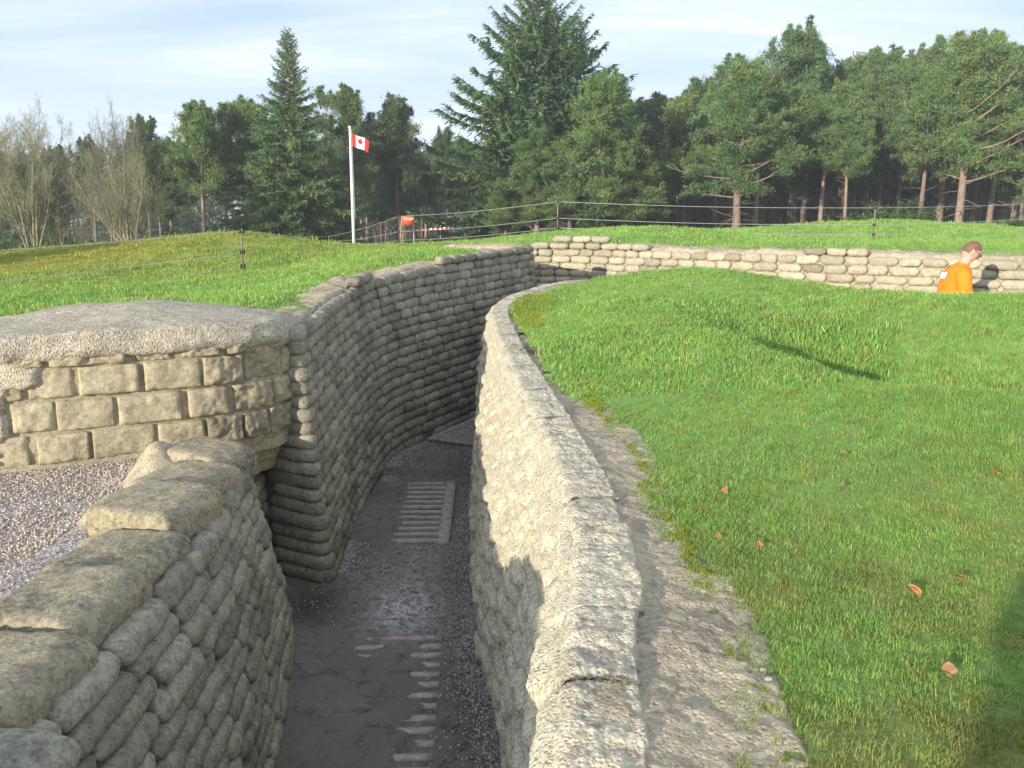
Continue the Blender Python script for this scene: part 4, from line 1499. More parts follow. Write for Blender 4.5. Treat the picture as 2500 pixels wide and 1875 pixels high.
for k, (px, py, sc_, mi_, lab) in enumerate(leaf_px):
    p = ground_hit(px, py)
    n = 15
    u, v = np.meshgrid(np.linspace(-1, 1, n), np.linspace(0, 1, n), indexing='ij')
    wd = np.clip(np.sin(v * PI), 0, 1) ** 0.8 * (1 + 0.12 * np.sin(v * 9 + k)) * (0.34 + 0.05 * (k % 4))
    X = u * wd * 0.06
    Y = (v - 0.5) * 0.075
    Z = (0.004 + 0.004 * (k % 3)) * np.abs(u) ** 1.6 + 0.010 * np.sin(v * 3 + k) + 0.003 * np.cos(u * 5 + k)
    V = np.stack([X, Y, Z], -1).reshape(-1, 3) * sc_ * 0.62
    Vb = V - np.array((0, 0, 0.0012))
    F = grid_faces(n, n)
    V2, F2 = merge([(V, F), (Vb, F[:, ::-1])])
    R_ = np.array(Euler((random.uniform(0, .35), random.uniform(-.15, .15), random.uniform(-.9, .9))).to_matrix())
    o = link('fallen_leaf', mesh_from('fallen_leaf', V2 @ R_.T, F2, [M['leaf2'] if mi_ else M['leaf']]), None, tuple(p + np.array((0, 0, 0.024))))
    tag(o, lab, 'leaf', 'fallen leaves on the lawn')
peb = [(1822, 1660, 0.75, 'largest white pebble at the edge of the turf beside the wall'), (1812, 1632, 0.75, 'flat white pebble just beyond the largest one at the turf edge'), (1875, 1668, 0.6, 'rounded white pebble right of the largest one, in the turf'), (1862, 1645, 0.5, 'small grey pebble among the white pebbles at the turf edge')]
for k, (px, py, sc_, lab) in enumerate(peb):
    p = ground_hit(px, py)
    V, F = rbox(0.016, 0.012, 0.009, 0.0085, (5, 5, 5))
    V = V * sc_
    V = V * (1 + 0.2 * fbm(V + k, 60, 2, 650 + k))[:, None]
    o = link('pebble', mesh_from('pebble', V, F, [M['pebble']]), None, tuple(p + np.array((0, 0, 0.012))))
    tag(o, lab, 'pebble', 'pebbles at the turf edge')

#@@TREES
# ------------------------------------------------------------------ trees


def needles(C, D, n, rad, ln, wd, rng, up=0.35, flat=0.62):
    """tufts of needle sprays round the points C; D is each point's outward direction"""
    k = len(C)
    d = rng.normal(size=(k, n, 3))
    d /= np.linalg.norm(d, axis=-1, keepdims=True)
    ax = rng.normal(size=(k, 1, 3)) * np.array((1, 1, .5))
    ax /= np.linalg.norm(ax, axis=-1, keepdims=True)
    rr = (rng.uniform(0.02, 1, (k, n, 1)) ** 0.5) * rad.reshape(-1, 1, 1)
    b = C[:, None] + d * rr * np.array((1, 1, flat)) + ax * rng.normal(0, .45, (k, n, 1)) * rad.reshape(-1, 1, 1)
    d = d * .6 + rng.normal(size=(k, n, 3)) * .7 + D[:, None] * .5 + np.array((0, 0, up))
    d /= np.linalg.norm(d, axis=-1, keepdims=True)
    side = np.cross(d, rng.normal(size=(k, n, 3)))
    side /= np.linalg.norm(side, axis=-1, keepdims=True) + 1e-9
    ll = ln * rng.uniform(.6, 1.3, (k, n, 1))
    w = wd * rng.uniform(.6, 1.3, (k, n, 1))
    V = np.stack([b - side * w, b + side * w, b + d * ll], 2).reshape(-1, 3)
    F = np.arange(len(V)).reshape(-1, 3)
    t = np.repeat(rng.uniform(0, 1, k), n * 3) * 0.6 + np.repeat(rng.uniform(0, 1, k * n), 3) * 0.4
    return V, F, t


def limb(p0, d0, L, rng, rise=0.3, n=7, wob=0.18):
    P = [np.array(p0, float)]
    d = np.array(d0, float)
    d /= np.linalg.norm(d)
    for i in range(n - 1):
        d = d + rng.normal(0, wob, 3) * 0.5 + np.array((0, 0, rise / n))
        d /= np.linalg.norm(d)
        P.append(P[-1] + d * L / (n - 1))
    return np.array(P)


def gen_pine(seed, H, cb, R, nl=20, tr=0.17, lean=0.03, top=0.45, per=26, clump=0.38, dead=5, gnarl=0.0, mat='pine', bark='bark', ln=0.26, wd=0.035):
    """Scots pine: bare trunk to cb*H, flat needle pads on crooked limbs above"""
    r = np.random.default_rng(seed)
    hs = np.linspace(0, 1, 12)
    ph = r.uniform(0, 6.28, 2)
    tp = np.stack([lean * H * hs * np.cos(ph[0]) + (0.012 + gnarl) * H * np.sin(hs * 5 + ph[1]) * hs, lean * H * hs * np.sin(ph[0]) + (0.012 + gnarl) * H * np.cos(hs * 4 + ph[0]) * hs, hs * H * 0.97], -1)
    tp[0, 2] = -0.3
    rad = tr * (1 - 0.80 * hs) * np.where(hs < 0.06, 1.35, 1.0)
    tubes = [tube(tp, rad, 8)]
    C, D, RD = [], [], []
    at_h = lambda h: np.array([np.interp(h, hs, tp[:, k]) for k in range(3)])
    for i in range(nl):
        h = cb + (1 - cb) * ((i + r.uniform(0, .8)) / nl) ** 0.9
        az = i * 2.4 + r.uniform(-.5, .5)
        k = (h - cb) / (1 - cb)
        prof = (0.55 + 0.45 * math.sin(min(1, k * 1.25 + 0.15) * PI)) if k < 0.68 else (1 - k) / 0.32 * 0.65 + top * 0.5
        L = R * prof * r.uniform(.55, 1.25) * (0.85 + 0.35 * math.sin(az * 2 + seed))
        el = math.radians(r.uniform(-5, 25) + 50 * k ** 2)
        d0 = (math.cos(az) * math.cos(el), math.sin(az) * math.cos(el), math.sin(el))
        P = limb(at_h(h), d0, L, r, 0.55, 7)
        tubes.append(tube(P, np.linspace(tr * (0.30 - 0.17 * k), 0.014, len(P)), 5, False))
        for j in range(r.integers(4, 7)):
            f = r.uniform(.35, 1.0)
            q = P[min(6, int(f * 6))]
            dd = (P[-1] - P[0]) / L + r.normal(0, .55, 3)
            dd[2] = abs(dd[2]) * .6 + .15
            B = limb(q, dd, L * r.uniform(.2, .42), r, 0.4, 4)
            tubes.append(tube(B, np.linspace(0.03, 0.012, 4), 3, False))
            m = r.integers(2, 5)
            for e in range(m):
                c = B[-1] + r.normal(0, 1, 3) * np.array((.34, .34, .15)) * clump * 1.7 - (B[-1] - B[0]) * r.uniform(0, .5)
                C.append(c)
                o_ = c - at_h(h)
                o_ = o_ / (np.linalg.norm(o_) + 1e-6)
                D.append(o_ * 0.6 + np.array((0, 0, .6)))
                RD.append(clump * r.uniform(.65, 1.3))
    # leader
    for e in range(14):
        c = at_h(r.uniform(.9, 1.0)) + r.normal(0, 1, 3) * np.array((.4, .4, .3)) * clump * 1.3
        C.append(c)
        D.append(np.array((0, 0, 1.0)))
        RD.append(clump * r.uniform(.6, 1.1))
    for i in range(dead):
        h = r.uniform(cb * 0.35, cb * 1.05)
        az = r.uniform(0, 6.28)
        P = limb(at_h(h), (math.cos(az), math.sin(az), r.uniform(-.2, .3)), R * r.uniform(.25, .6), r, -0.2, 6, .3)
        tubes.append(tube(P, np.linspace(tr * .13, .010, 6), 4, False))
    # upright shoots that break the outline
    for i in r.integers(0, len(C), 70):
        if C[i][2] > H * (cb + .25 * (1 - cb)):
            b0 = C[i] + r.normal(0, .25, 3) * np.array((1, 1, 0))
            hh = r.uniform(.45, .95)
            for e in range(4):
                C.append(b0 + np.array((r.normal(0, .05), r.normal(0, .05), hh * (e + 1) / 4)))
                D.append(np.array((0, 0, 1.2)))
                RD.append(.20 * (1.15 - .18 * e))
    C, D, RD = np.array(C), np.array(D), np.array(RD)
    V, F, t = needles(C, D, per, RD, ln, wd, r)
    tV, tF = merge(tubes)
    return mesh_from('trunk', tV, tF, [M[bark]]), mesh_from('crown', V, F, [M[mat]], smooth=False, attr={'tint': t})


def gen_spruce(seed, H, R, cb=0.03, tr=0.2, nw=34, nb=7, gap=0.0, droop=0.25, tip=0.25, power=0.8, per=1.0, mat='spruce', ragged=0.25):
    r = np.random.default_rng(seed)
    hs = np.linspace(0, 1, 8)
    tp = np.stack([0.004 * H * np.sin(hs * 7), 0 * hs, hs * H], -1)
    tp[0, 2] = -0.3
    tubes = [tube(tp, tr * (1 - hs * .95), 7)]
    Vs, ts = [], []
    for i in range(nw):
        h = cb + (1 - cb) * (i / nw) ** 0.93
        Rm = R * (1 - h) ** power * (1.0 if h < 0.9 else 1.0) + 0.12
        for j in range(nb):
            if r.uniform() < gap * (1 - h):
                continue
            az = j * 2 * PI / nb + i * 0.7 + r.uniform(-.35, .35)
            L = Rm * r.uniform(1 - ragged * 1.6, 1 + ragged)
            n = 9
            f = np.linspace(0, 1, n)
            el0 = 0.15 + 0.75 * h ** 1.5
            zr = L * (el0 * f - (droop + .35 * (1 - h)) * f ** 1.6 * 1.3 + tip * f ** 4)
            z0 = h * H + r.uniform(-.15, .15)
            P = np.stack([np.cos(az) * L * f, np.sin(az) * L * f, z0 + zr], -1)
            P[:, :2] += r.normal(0, .03, (n, 2)) * L * f[:, None]
            if L > 0.5:
                tubes.append(tube(P, np.linspace(.03 + .02 * L * .3, .008, n), 3, False))
            m = max(8, int(26 * L * per))
            ft = r.uniform(.12, 1.0, m) ** 0.8
            c = np.stack([np.interp(ft, f, P[:, k]) for k in range(3)], -1)
            od = np.array((math.cos(az), math.sin(az), 0))
            sd = np.array((-od[1], od[0], 0))
            sg = r.choice((-1, 1), m)[:, None]
            wdt = (0.42 * (1 - ft * .6) * min(1.7, max(.5, L * .55)))[:, None] * r.uniform(.5, 1.2, (m, 1))
            d = sd * sg * r.uniform(.3, 1, (m, 1)) + od * r.uniform(.2, .9, (m, 1)) + np.array((0, 0, 1)) * r.uniform(-.75, .12, (m, 1))
            d /= np.linalg.norm(d, axis=1, keepdims=True)
            q = np.cross(d, np.array((0, 0, 1)) + r.normal(0, .5, (m, 3)))
            q /= np.linalg.norm(q, axis=1, keepdims=True) + 1e-9
            w = wdt * .24 + 0.014
            ll = wdt + 0.07
            Vs.append(np.stack([c - q * w * .5, c + q * w * .5, c + d * ll], 1).reshape(-1, 3))
            # finer side sprays
            c2 = c + d * ll * r.uniform(.2, .8, (m, 1))
            d2 = d + r.normal(0, .7, (m, 3))
            d2 /= np.linalg.norm(d2, axis=1, keepdims=True)
            q2 = np.cross(d2, r.normal(size=(m, 3)))
            q2 /= np.linalg.norm(q2, axis=1, keepdims=True) + 1e-9
            Vs.append(np.stack([c2 - q2 * w * .4, c2 + q2 * w * .4, c2 + d2 * ll * .6], 1).reshape(-1, 3))
            ts.append(np.full(m * 6, r.uniform(0, 1)) * .6 + np.repeat(r.uniform(0, .4, m * 2), 3))
    V = np.vstack(Vs)
    t = np.concatenate(ts)
    tV, tF = merge(tubes)
    return mesh_from('trunk', tV, tF, [M['bark_dark']]), mesh_from('crown', V, np.arange(len(V)).reshape(-1, 3), [M[mat]], smooth=False, attr={'tint': t})


def gen_bare(seed, H, R, stems=6, base_h=0.0, spread=0.30, tr=0.09):
    """leafless vase-shaped tree; trunk holds the stems, crown the twigs"""
    r = np.random.default_rng(seed)
    big, tw = [], []

    def grow(p, d, L, rad, lev):
        n = 6 if lev < 2 else 4
        P = [np.array(p)]
        dd = np.array(d) / np.linalg.norm(d)
        for i in range(n - 1):
            dd = dd + r.normal(0, .055 if lev == 0 else .10, 3) + np.array((0, 0, .10 if lev else .03))
            dd /= np.linalg.norm(dd)
            P.append(P[-1] + dd * L / (n - 1))
        P = np.array(P)
        (big if lev < 2 else tw).append(tube(P, np.linspace(rad, max(.005, rad * (.30 if lev < 1 else .4)), n), 5 if lev == 0 else 3, False))
        if lev >= 4:
            return
        m = (11, 7, 5, 4)[lev]
        for k in range(m):
            f = r.uniform(.22 if lev == 0 else .15, 1.0)
            q = np.array([np.interp(f * (n - 1), np.arange(n), P[:, a]) for a in range(3)])
            az = r.uniform(0, 6.28)
            an = math.radians(r.uniform(18, 48))
            ax = np.cross(dd, (math.cos(az), math.sin(az), .2))
            ax /= np.linalg.norm(ax) + 1e-9
            nd = dd * math.cos(an) + ax * math.sin(an)
            grow(q, nd, L * (r.uniform(.30, .55) if lev else r.uniform(.22, .48) * (1.15 - .5 * f)), max(.006, rad * .42 * (1 - .5 * f)), lev + 1)
    for s in range(stems):
        az = s * 2 * PI / stems + r.uniform(-.5, .5)
        an = spread * r.uniform(.25, 1.1)
        d = (math.cos(az) * math.sin(an), math.sin(az) * math.sin(an), math.cos(an))
        p = np.array((math.cos(az) * tr * 1.6, math.sin(az) * tr * 1.6, -0.2))
        if base_h:
            p = np.array((math.cos(az) * tr * .4, math.sin(az) * tr * .4, base_h))
        grow(p, d, (H - base_h) * r.uniform(.78, 1.0), tr * r.uniform(.6, 1), 0)
    if base_h:
        big.append(tube(np.array([(0, 0, -.3), (0, 0, base_h * .5), (0, 0, base_h + .2)]), [tr * 1.6, tr * 1.4, tr * 1.3], 8))
    bV, bF = merge(big)
    tV, tF = merge(tw)
    return mesh_from('trunk', bV, bF, [M['bare']]), mesh_from('crown', tV, tF, [M['bare']])


HTS = {}


def put_tree(name, pair, H0, px, y, top_py, label, group=None, rz=None, wide=1.0, cat='tree', base_z=None, px_top=None):
    """stand a tree at ground distance y so that it is as tall as it looks in the photo"""
    x = at(px, 560, y)[0]
    z = float(gz(x, y, False)) if base_z is None else base_z
    top = at(px, top_py, y)[2]
    H0 = max(max(v.co.z for v in pr_.vertices) for pr_ in pair) if pair[0].name not in HTS else HTS[pair[0].name]
    HTS[pair[0].name] = H0
    k = (top - z) / H0
    o = thing(name, label, cat, (x, y, z), random.uniform(0, 6.28) if rz is None else rz, group)
    o.scale = (k * wide, k * wide, k)
    link('trunk', pair[0], o)
    link('crown', pair[1], o)
    return o


pines = [gen_pine(700 + k, 10.0, cb, R, nl, 0.19, 0.03, .45, 62, .40, ln=.19, wd=.032) for k, (cb, R, nl) in enumerate([(.44, 3.0, 34), (.50, 2.7, 31), (.36, 3.3, 37), (.52, 2.6, 28), (.45, 3.1, 33)])]
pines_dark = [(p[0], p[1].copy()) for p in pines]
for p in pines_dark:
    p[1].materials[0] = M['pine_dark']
big_pines = [gen_pine(730, 10.0, .07, 3.5, 64, .26, .02, .5, 62, .44, dead=10, ln=.19, wd=.032), gen_pine(731, 10.0, .24, 3.2, 48, .28, .03, .5, 62, .42, dead=14, gnarl=.025, ln=.19, wd=.032), gen_pine(732, 10.0, .28, 3.0, 44, .24, .03, .5, 62, .42, dead=10, ln=.19, wd=.032)]
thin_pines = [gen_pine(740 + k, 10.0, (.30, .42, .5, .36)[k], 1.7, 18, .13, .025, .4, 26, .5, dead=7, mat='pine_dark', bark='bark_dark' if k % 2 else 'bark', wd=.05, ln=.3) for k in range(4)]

# left: leafless trees
bare1 = gen_bare(801, 9.0, 3, 8, 0, .30, .12)
bare2 = gen_bare(802, 6.5, 2, 3, 0, .24, .11)
bare3 = gen_bare(803, 7.0, 3, 10, 0, .62, .10)
put_tree('bare_tree', bare1, 8.2, 78, 27, 225, 'tall leafless tree with several upright stems at the left end', 'leafless trees on the left')
put_tree('bare_tree', bare2, 5.9, 152, 27.5, 372, 'small leafless tree with two pale stems right of the tall one', 'leafless trees on the left')
put_tree('bare_tree', bare3, 6.2, 318, 26.5, 352, 'wide leafless tree fanning out from many stems at the grass edge', 'leafless trees on the left', wide=1.0)
put_tree('bare_tree', bare1, 8.2, 292, 39, 232, 'thin leafless crown rising behind the wide fanning tree', 'leafless trees on the left', wide=.72)
put_tree('bare_tree', bare1, 8.2, -45, 30, 240, 'leafless tree cut off by the left edge of the photo', 'leafless trees on the left', wide=1.0)
put_tree('bare_tree', bare2, 5.9, 210, 30, 380, 'slender crooked leafless tree between the small and the wide one', 'leafless trees on the left', wide=.6)

G1 = 'pines behind the bank on the left'
L1 = [(pines[0], 497, 36, 236, 'two-lobed pine with a pale trunk right of the wide leafless tree', 1.0), (pines[2], 612, 38, 226, 'round-topped pine left of the tall pointed spruce', 1.05),
      (pines_dark[1], 365, 46, 268, 'small dark pine top showing behind the wide leafless tree', .7), (pines_dark[3], 232, 55, 325, 'low distant pine above the small leafless tree', .9),
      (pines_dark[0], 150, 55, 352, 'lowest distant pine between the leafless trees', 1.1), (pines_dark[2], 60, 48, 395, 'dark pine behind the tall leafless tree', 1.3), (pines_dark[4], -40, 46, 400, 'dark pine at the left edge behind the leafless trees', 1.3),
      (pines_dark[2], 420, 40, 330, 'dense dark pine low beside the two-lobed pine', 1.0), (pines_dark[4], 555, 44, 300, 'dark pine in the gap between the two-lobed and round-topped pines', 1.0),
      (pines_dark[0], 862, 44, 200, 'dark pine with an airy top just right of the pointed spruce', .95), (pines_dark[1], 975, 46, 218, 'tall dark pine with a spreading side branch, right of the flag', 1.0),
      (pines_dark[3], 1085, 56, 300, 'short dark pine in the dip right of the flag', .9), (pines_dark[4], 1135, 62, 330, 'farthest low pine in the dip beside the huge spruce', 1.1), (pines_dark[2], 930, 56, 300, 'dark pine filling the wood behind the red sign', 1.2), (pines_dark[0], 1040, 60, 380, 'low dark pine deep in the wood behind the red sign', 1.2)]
for pr, px, y, tp_, lab, w in L1:
    put_tree('pine_tree', pr, 10.0, px, y, tp_, lab, G1, wide=w)

sp1 = gen_spruce(820, 12.0, 3.5, .02, .2, 46, 8, .05, .22, .25, .85, 2.0)
sp2 = gen_spruce(821, 12.0, 5.6, .04, .24, 44, 8, .08, .09, .26, .80, 2.2, ragged=.38)
sp3 = gen_spruce(822, 12.0, 3.2, .02, .2, 44, 8, .05, .25, .22, .8, 2.0)
put_tree('spruce_tree', sp1, 12.0, 724, 35, 64, 'tall pointed spruce with boughs to the ground behind the flagpole', 'spruces among the pines', wide=.9)
put_tree('spruce_tree', sp2, 12.0, 1312, 41, -45, 'tallest spruce, its ragged top cut off by the upper edge', 'spruces among the pines', wide=1.15)
put_tree('spruce_tree', sp3, 12.0, 1402, 45, 32, 'slimmer spruce top just right of the tallest spruce', 'spruces among the pines', wide=1.0)
put_tree('spruce_tree', sp3, 12.0, 1205, 40, 318, 'bright green low spruce skirt at the left foot of the tallest spruce', 'spruces among the pines', wide=1.15)
put_tree('spruce_tree', sp1, 12.0, 640, 40, 300, 'low spruce hugging the left side of the pointed spruce', 'spruces among the pines', wide=1.3)
put_tree('spruce_tree', sp3, 12.0, 805, 38, 330, 'low dark spruce between the pointed spruce and the flagpole', 'spruces among the pines', wide=1.3)

G2 = 'pines along the right edge of the wood'
R1 = [(big_pines[0], 1470, 37, 168, 'broad bushy pine with branches nearly to the ground, in front of the tallest spruce', 1.05), (big_pines[0], 1310, 38, 300, 'lower bushy pine at the foot of the tallest spruce', 1.15),
      (big_pines[1], 1797, 38, 128, 'gnarled pine with forked limbs standing at the lawn edge behind the fence', 1.12), (big_pines[2], 1668, 43, 220, 'dark pine filling the gap left of the gnarled pine', 1.0),
      (pines[0], 1842, 40, 150, 'straight pine close on the right of the gnarled pine', 1.1), (pines[3], 1925, 47, 42, 'tallest pine on the right, its crown leaning above the others', 1.0),
      (pines[4], 2000, 42, 190, 'pine with a browned branch right of the tallest right-hand pine', 1.05), (pines[1], 2105, 48, 98, 'pine with a wind-bent top left of the fence post', 1.0),
      (pines[2], 2185, 46, 135, 'round full pine behind the fence corner', 1.05), (pines[0], 2242, 41, 160, 'pine with a long sunlit trunk right of the fence corner', 1.0),
      (big_pines[2], 2338, 40, 62, 'massive pine rising behind the grassy mound', 1.05), (pines[2], 2410, 44, 88, 'pine pressed against the right of the massive pine', 1.0),
      (pines[4], 2490, 40, 180, 'pine at the right edge with low hanging boughs', 1.1), (big_pines[1], 2590, 37, 200, 'pine cut off by the right edge of the photo', 1.0), (pines[1], 2060, 40, 250, 'shorter pine between the browned pine and the wind-bent pine', 1.0), (pines[3], 1745, 46, 190, 'pine showing its airy top left of the tallest right-hand pine', 1.1)]
for pr, px, y, tp_, lab, w in R1:
    put_tree('pine_tree', pr, 10.0, px, y, tp_, lab, G2, wide=w)

for px, y, tp_, lab in ((1392, 37.5, 330, 'low bushy pine in the middle of the thicket under the tallest spruce'), (1562, 38.5, 345, 'low bushy pine at the right end of the thicket, left of the gnarled pine'), (1235, 38.5, 430, 'lowest bushy pine at the left end of the thicket, by the fence corner')):
    put_tree('pine_tree', big_pines[0], 10.0, px, y, tp_, lab, G2, wide=1.35)
G4 = 'pines of the second row on the right'
for px, y, tp_, k in ((1600, 50, 250, 0), (1700, 52, 200, 1), (1780, 50, 150, 2), (1860, 53, 140, 4), (1960, 52, 150, 0), (2035, 54, 170, 3), (2080, 50, 140, 2), (2150, 53, 150, 4), (2225, 52, 130, 0), (2290, 50, 120, 1), (2370, 52, 105, 2), (2445, 51, 120, 3), (2520, 50, 130, 4), (1530, 52, 250, 3), (1420, 52, 260, 1), (1350, 54, 260, 2)):
    put_tree('pine_tree', (pines_dark if k % 2 else pines)[k], 10.0, px, y, tp_ - 12 + random.uniform(-18, 18), 'pine of the close second row whose crown joins the canopy behind the fence', G4, wide=random.uniform(1.0, 1.3))

G3 = 'slender pines in the dark rows of the wood'
rr_ = random.Random(5)
spots = []
for k in range(1800):
    y = rr_.uniform(44, 92)
    px = rr_.uniform(-100, 2620)
    if 150 < px < 700 and rr_.random() < .75:
        continue
    if 560 < px < 660:
        continue
    x = at(px, 560, y)[0]
    if any((x - a) ** 2 + (y - b) ** 2 < (2.0 if px > 1560 else 2.6) ** 2 for a, b, _ in spots):
        continue
    spots.append((x, y, px))
    if len(spots) >= 230:
        break
for x, y, px in spots:
    tp_ = np.interp(px, [0, 400, 700, 900, 1100, 1300, 1600, 1800, 2100, 2400, 2600], [420, 380, 330, 330, 390, 330, 290, 250, 220, 210, 240]) + rr_.uniform(-15, 60)
    put_tree('pine_tree', thin_pines[rr_.randrange(4)], 10.0, px, y, tp_, 'slender dark pine standing deep in the rows of the wood', G3, wide=rr_.uniform(.9, 1.25))


# the far wood behind, one mass of foliage
rf = np.random.default_rng(77)
nC = 4200
fx = rf.uniform(-95, 95, nC)
fpx = 1250 + 2000 * fx / 100
keepf = ~(((fpx > 545) & (fpx < 665)) | ((fpx > 190) & (fpx < 280) & (rf.uniform(size=nC) < .8)) | ((fpx > 880) & (fpx < 1160) & (rf.uniform(size=nC) < .35)))
fx = fx[keepf]
fy = rf.uniform(96, 108, len(fx))
hmax = np.interp(1250 + 20 * fx, [-700, 0, 500, 900, 1100, 1400, 1800, 2400, 3200], [7, 8, 10, 11, 9, 12, 15, 16, 14])
fzv = 2.0 + rf.uniform(0, 1, len(fx)) ** 1.25 * hmax
lo = 2200
lx = rf.uniform(-2, 75, lo)
fx, fy, fzv = np.concatenate([fx, lx]), np.concatenate([fy, rf.uniform(92, 97, lo)]), np.concatenate([fzv, 2.0 + rf.uniform(0, 4.5, lo)])
Cf = np.stack([fx, fy, fzv], -1)
Df = np.tile(np.array((0, -.4, .4)), (len(fx), 1))
V, F, tt_ = needles(Cf, Df, 26, rf.uniform(.8, 1.8, len(fx)), .8, .16, rf)
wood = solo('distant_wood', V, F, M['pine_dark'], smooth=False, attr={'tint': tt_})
tag(wood, 'dark mass of the far wood seen between the trunks', 'wood', kind='stuff')
for px, y, x_, lab in ((0, -0.6, -24.2, 'pine out of frame on the left whose shade falls on the bank'), (0, 0.8, -26.8, 'second pine out of frame on the left, farther back')):
    o = thing('pine_tree', lab, 'tree', (x_, y, float(gz(x_, y, False))), 1.0)
    o.scale = (.64,) * 3
    link('trunk', big_pines[1][0], o)
    link('crown', big_pines[1][1], o)


def gen_shrub(seed, R, n=60):
    r = np.random.default_rng(seed)
    C = r.normal(0, 1, (n, 3)) * np.array((.5, .5, .32)) * R
    C[:, 2] = np.abs(C[:, 2]) + .1
    V, F, t = needles(C, C / (np.linalg.norm(C, axis=1, keepdims=True) + .01), 40, np.full(n, .25 * R), .12 * R, .02 * R + .01, r)
    st_ = [tube(np.array([(0, 0, -.1), C[k] * .5, C[k]]), [.03 * R, .02 * R, .01 * R], 4, False) for k in range(0, n, 8)]
    sV, sF = merge(st_)
    return mesh_from('stem', sV, sF, [M['bark_dark']]), mesh_from('foliage', V, F, [M['shrub']], smooth=False, attr={'tint': t})


shr = gen_shrub(850, 1.0)
for px, y, R, lab in [(2090, 44, 1.5, 'dark green bush among the trunks left of the sunlit trunk'), (2180, 34, 1.3, 'leafy bush below the pine on the grassy mound'), (2485, 24, .35, 'small dark shrub on the grass at the right edge'), (480, 34, 1.6, 'dark undergrowth bush behind the crest of the bank'), (400, 36, 1.6, 'dark bush right of the wide leafless tree'), (100, 36, 1.6, 'dark bush behind the tall leafless tree'), (-20, 36, 1.8, 'dark bush at the left edge behind the leafless trees'),
                      (560, 40, 1.1, 'thin bush in the bright gap of the wood'), (250, 40, 1.0, 'low bush between the leafless trees')]:
    x = at(px, 560, y)[0]
    o = thing('shrub', lab, 'shrub', (x, y, float(gz(x, y, False))), random.uniform(0, 6), 'shrubs at the wood edge')
    o.scale = (R, R, R)
    link('stem', shr[0], o)
    link('foliage', shr[1], o)

#@@FENCE
# ------------------------------------------------------------------ wire fence, flag, sign
fence = thing('wire_fence', 'low three-strand wire fence on thin posts running across the banks', 'fence', tuple(at(1363, 572, 20)))


def ground_at(px, y):
    x = at(px, 560, y)[0]
    return np.array((x, y, float(gz(x, y))))


posts = [(-700, 640, 640, 9.5), (587, 561, 660, 13.6), (802, 577, 600, 27), (975, 526, 604, 24), (1361, 490, 573, 20), (2133, 505, 590, 19), (2640, 545, 600, 23)]
tops, bases = [], []
for k, (px, ty, by, y) in enumerate(posts):
    b = ground_at(px, y)
    if k == 0:
        h = at(-700, 640, 9.5)[2] - b[2]
    elif k == 6:
        h = 0.8
    else:
        h = at(px, ty, y)[2] - b[2]
    t_ = b + np.array((0.02 if k == 1 else 0, 0, h))
    tops.append(t_)
    bases.append(b)
    po = part('post', *tube(np.array([b - (0, 0, .3), b + (0, 0, h * .5), t_ + np.array((0, 0, .02))]), [0.016 if k < 4 else 0.019] * 3, 6), M['post'], fence)
    if k in (1,):
        for f in (0.97, 0.50, 0.18):
            c = b + (t_ - b) * f
            Vs = []
            for sx_ in (-1, 1):
                Vr, Fr = rbox(.017, .03, .038, .015, (3, 3, 3))
                Vs.append((Vr + c + np.array((sx_ * .028, 0, 0)), Fr))
            V, F = merge(Vs)
            part('insulator', V, F, M['insul'], po)
    elif k in (3, 4, 5):
        for f in (0.97, 0.48, 0.20):
            c = b + (t_ - b) * f
            Vr, Fr = rbox(.035, .035, .03, .02, (3, 3, 3))
            part('insulator', Vr + c, Fr, M['insul'], po)
for a, b in zip(range(0, 6), range(1, 7)):
    for f in (0.97, 0.48, 0.19):
        p0 = bases[a] + (tops[a] - bases[a]) * f
        if a == 0:
            p0 = at(-700, {0.97: 648, 0.48: 750, 0.19: 852}[f], 9.5)
        p1 = bases[b] + (tops[b] - bases[b]) * f
        u = np.linspace(0, 1, 14)[:, None]
        P = p0 + (p1 - p0) * u
        P[:, 2] -= 0.05 * np.sin(u[:, 0] * PI)
        part('wire', *tube(P, 0.0045 if a == 0 else 0.0055, 4, False), M['wire'], fence)

fp = ground_at(863, 27)
pole_h = at(856, 313, 27)[2] - fp[2]
pole = thing('flagpole', 'tall thin white flagpole standing on the grass before the spruce', 'flagpole', tuple(fp))
part('pole', *tube(np.array([fp - (0, 0, .3), fp + (0, 0, pole_h * .5), fp + (0, 0, pole_h)]), [.055, .045, .03], 10), M['white_metal'], pole)
V, F = rbox(.05, .05, .04, .038, (4, 4, 4))
part('finial', V + fp + (0, 0, pole_h + .03), F, M['white_metal'], pole)
part('halyard', *tube(np.array([fp + (.07, 0, .9), fp + (.06, 0, pole_h * .5), fp + (.05, 0, pole_h - .02)]), .006, 4, False), M['wire'], pole)
# flag: three vertical bands and a leaf, drooping in a light wind
fh, fl = 0.37, 0.62
fo = fp + np.array((.05, 0, pole_h - 0.16))


def flag_pt(u, v):
    u = np.asarray(u, float)
    v = np.asarray(v, float)
    x = u * fl * 0.90
    z = -v * fh - 0.24 * u ** 1.25 - 0.02 * np.sin(u * 6)
    y = -0.05 * np.sin(u * 7 + v * 1.4) * u - 0.10 * u
    return np.stack([x - 0.03 * v * u, y, z], -1) + fo


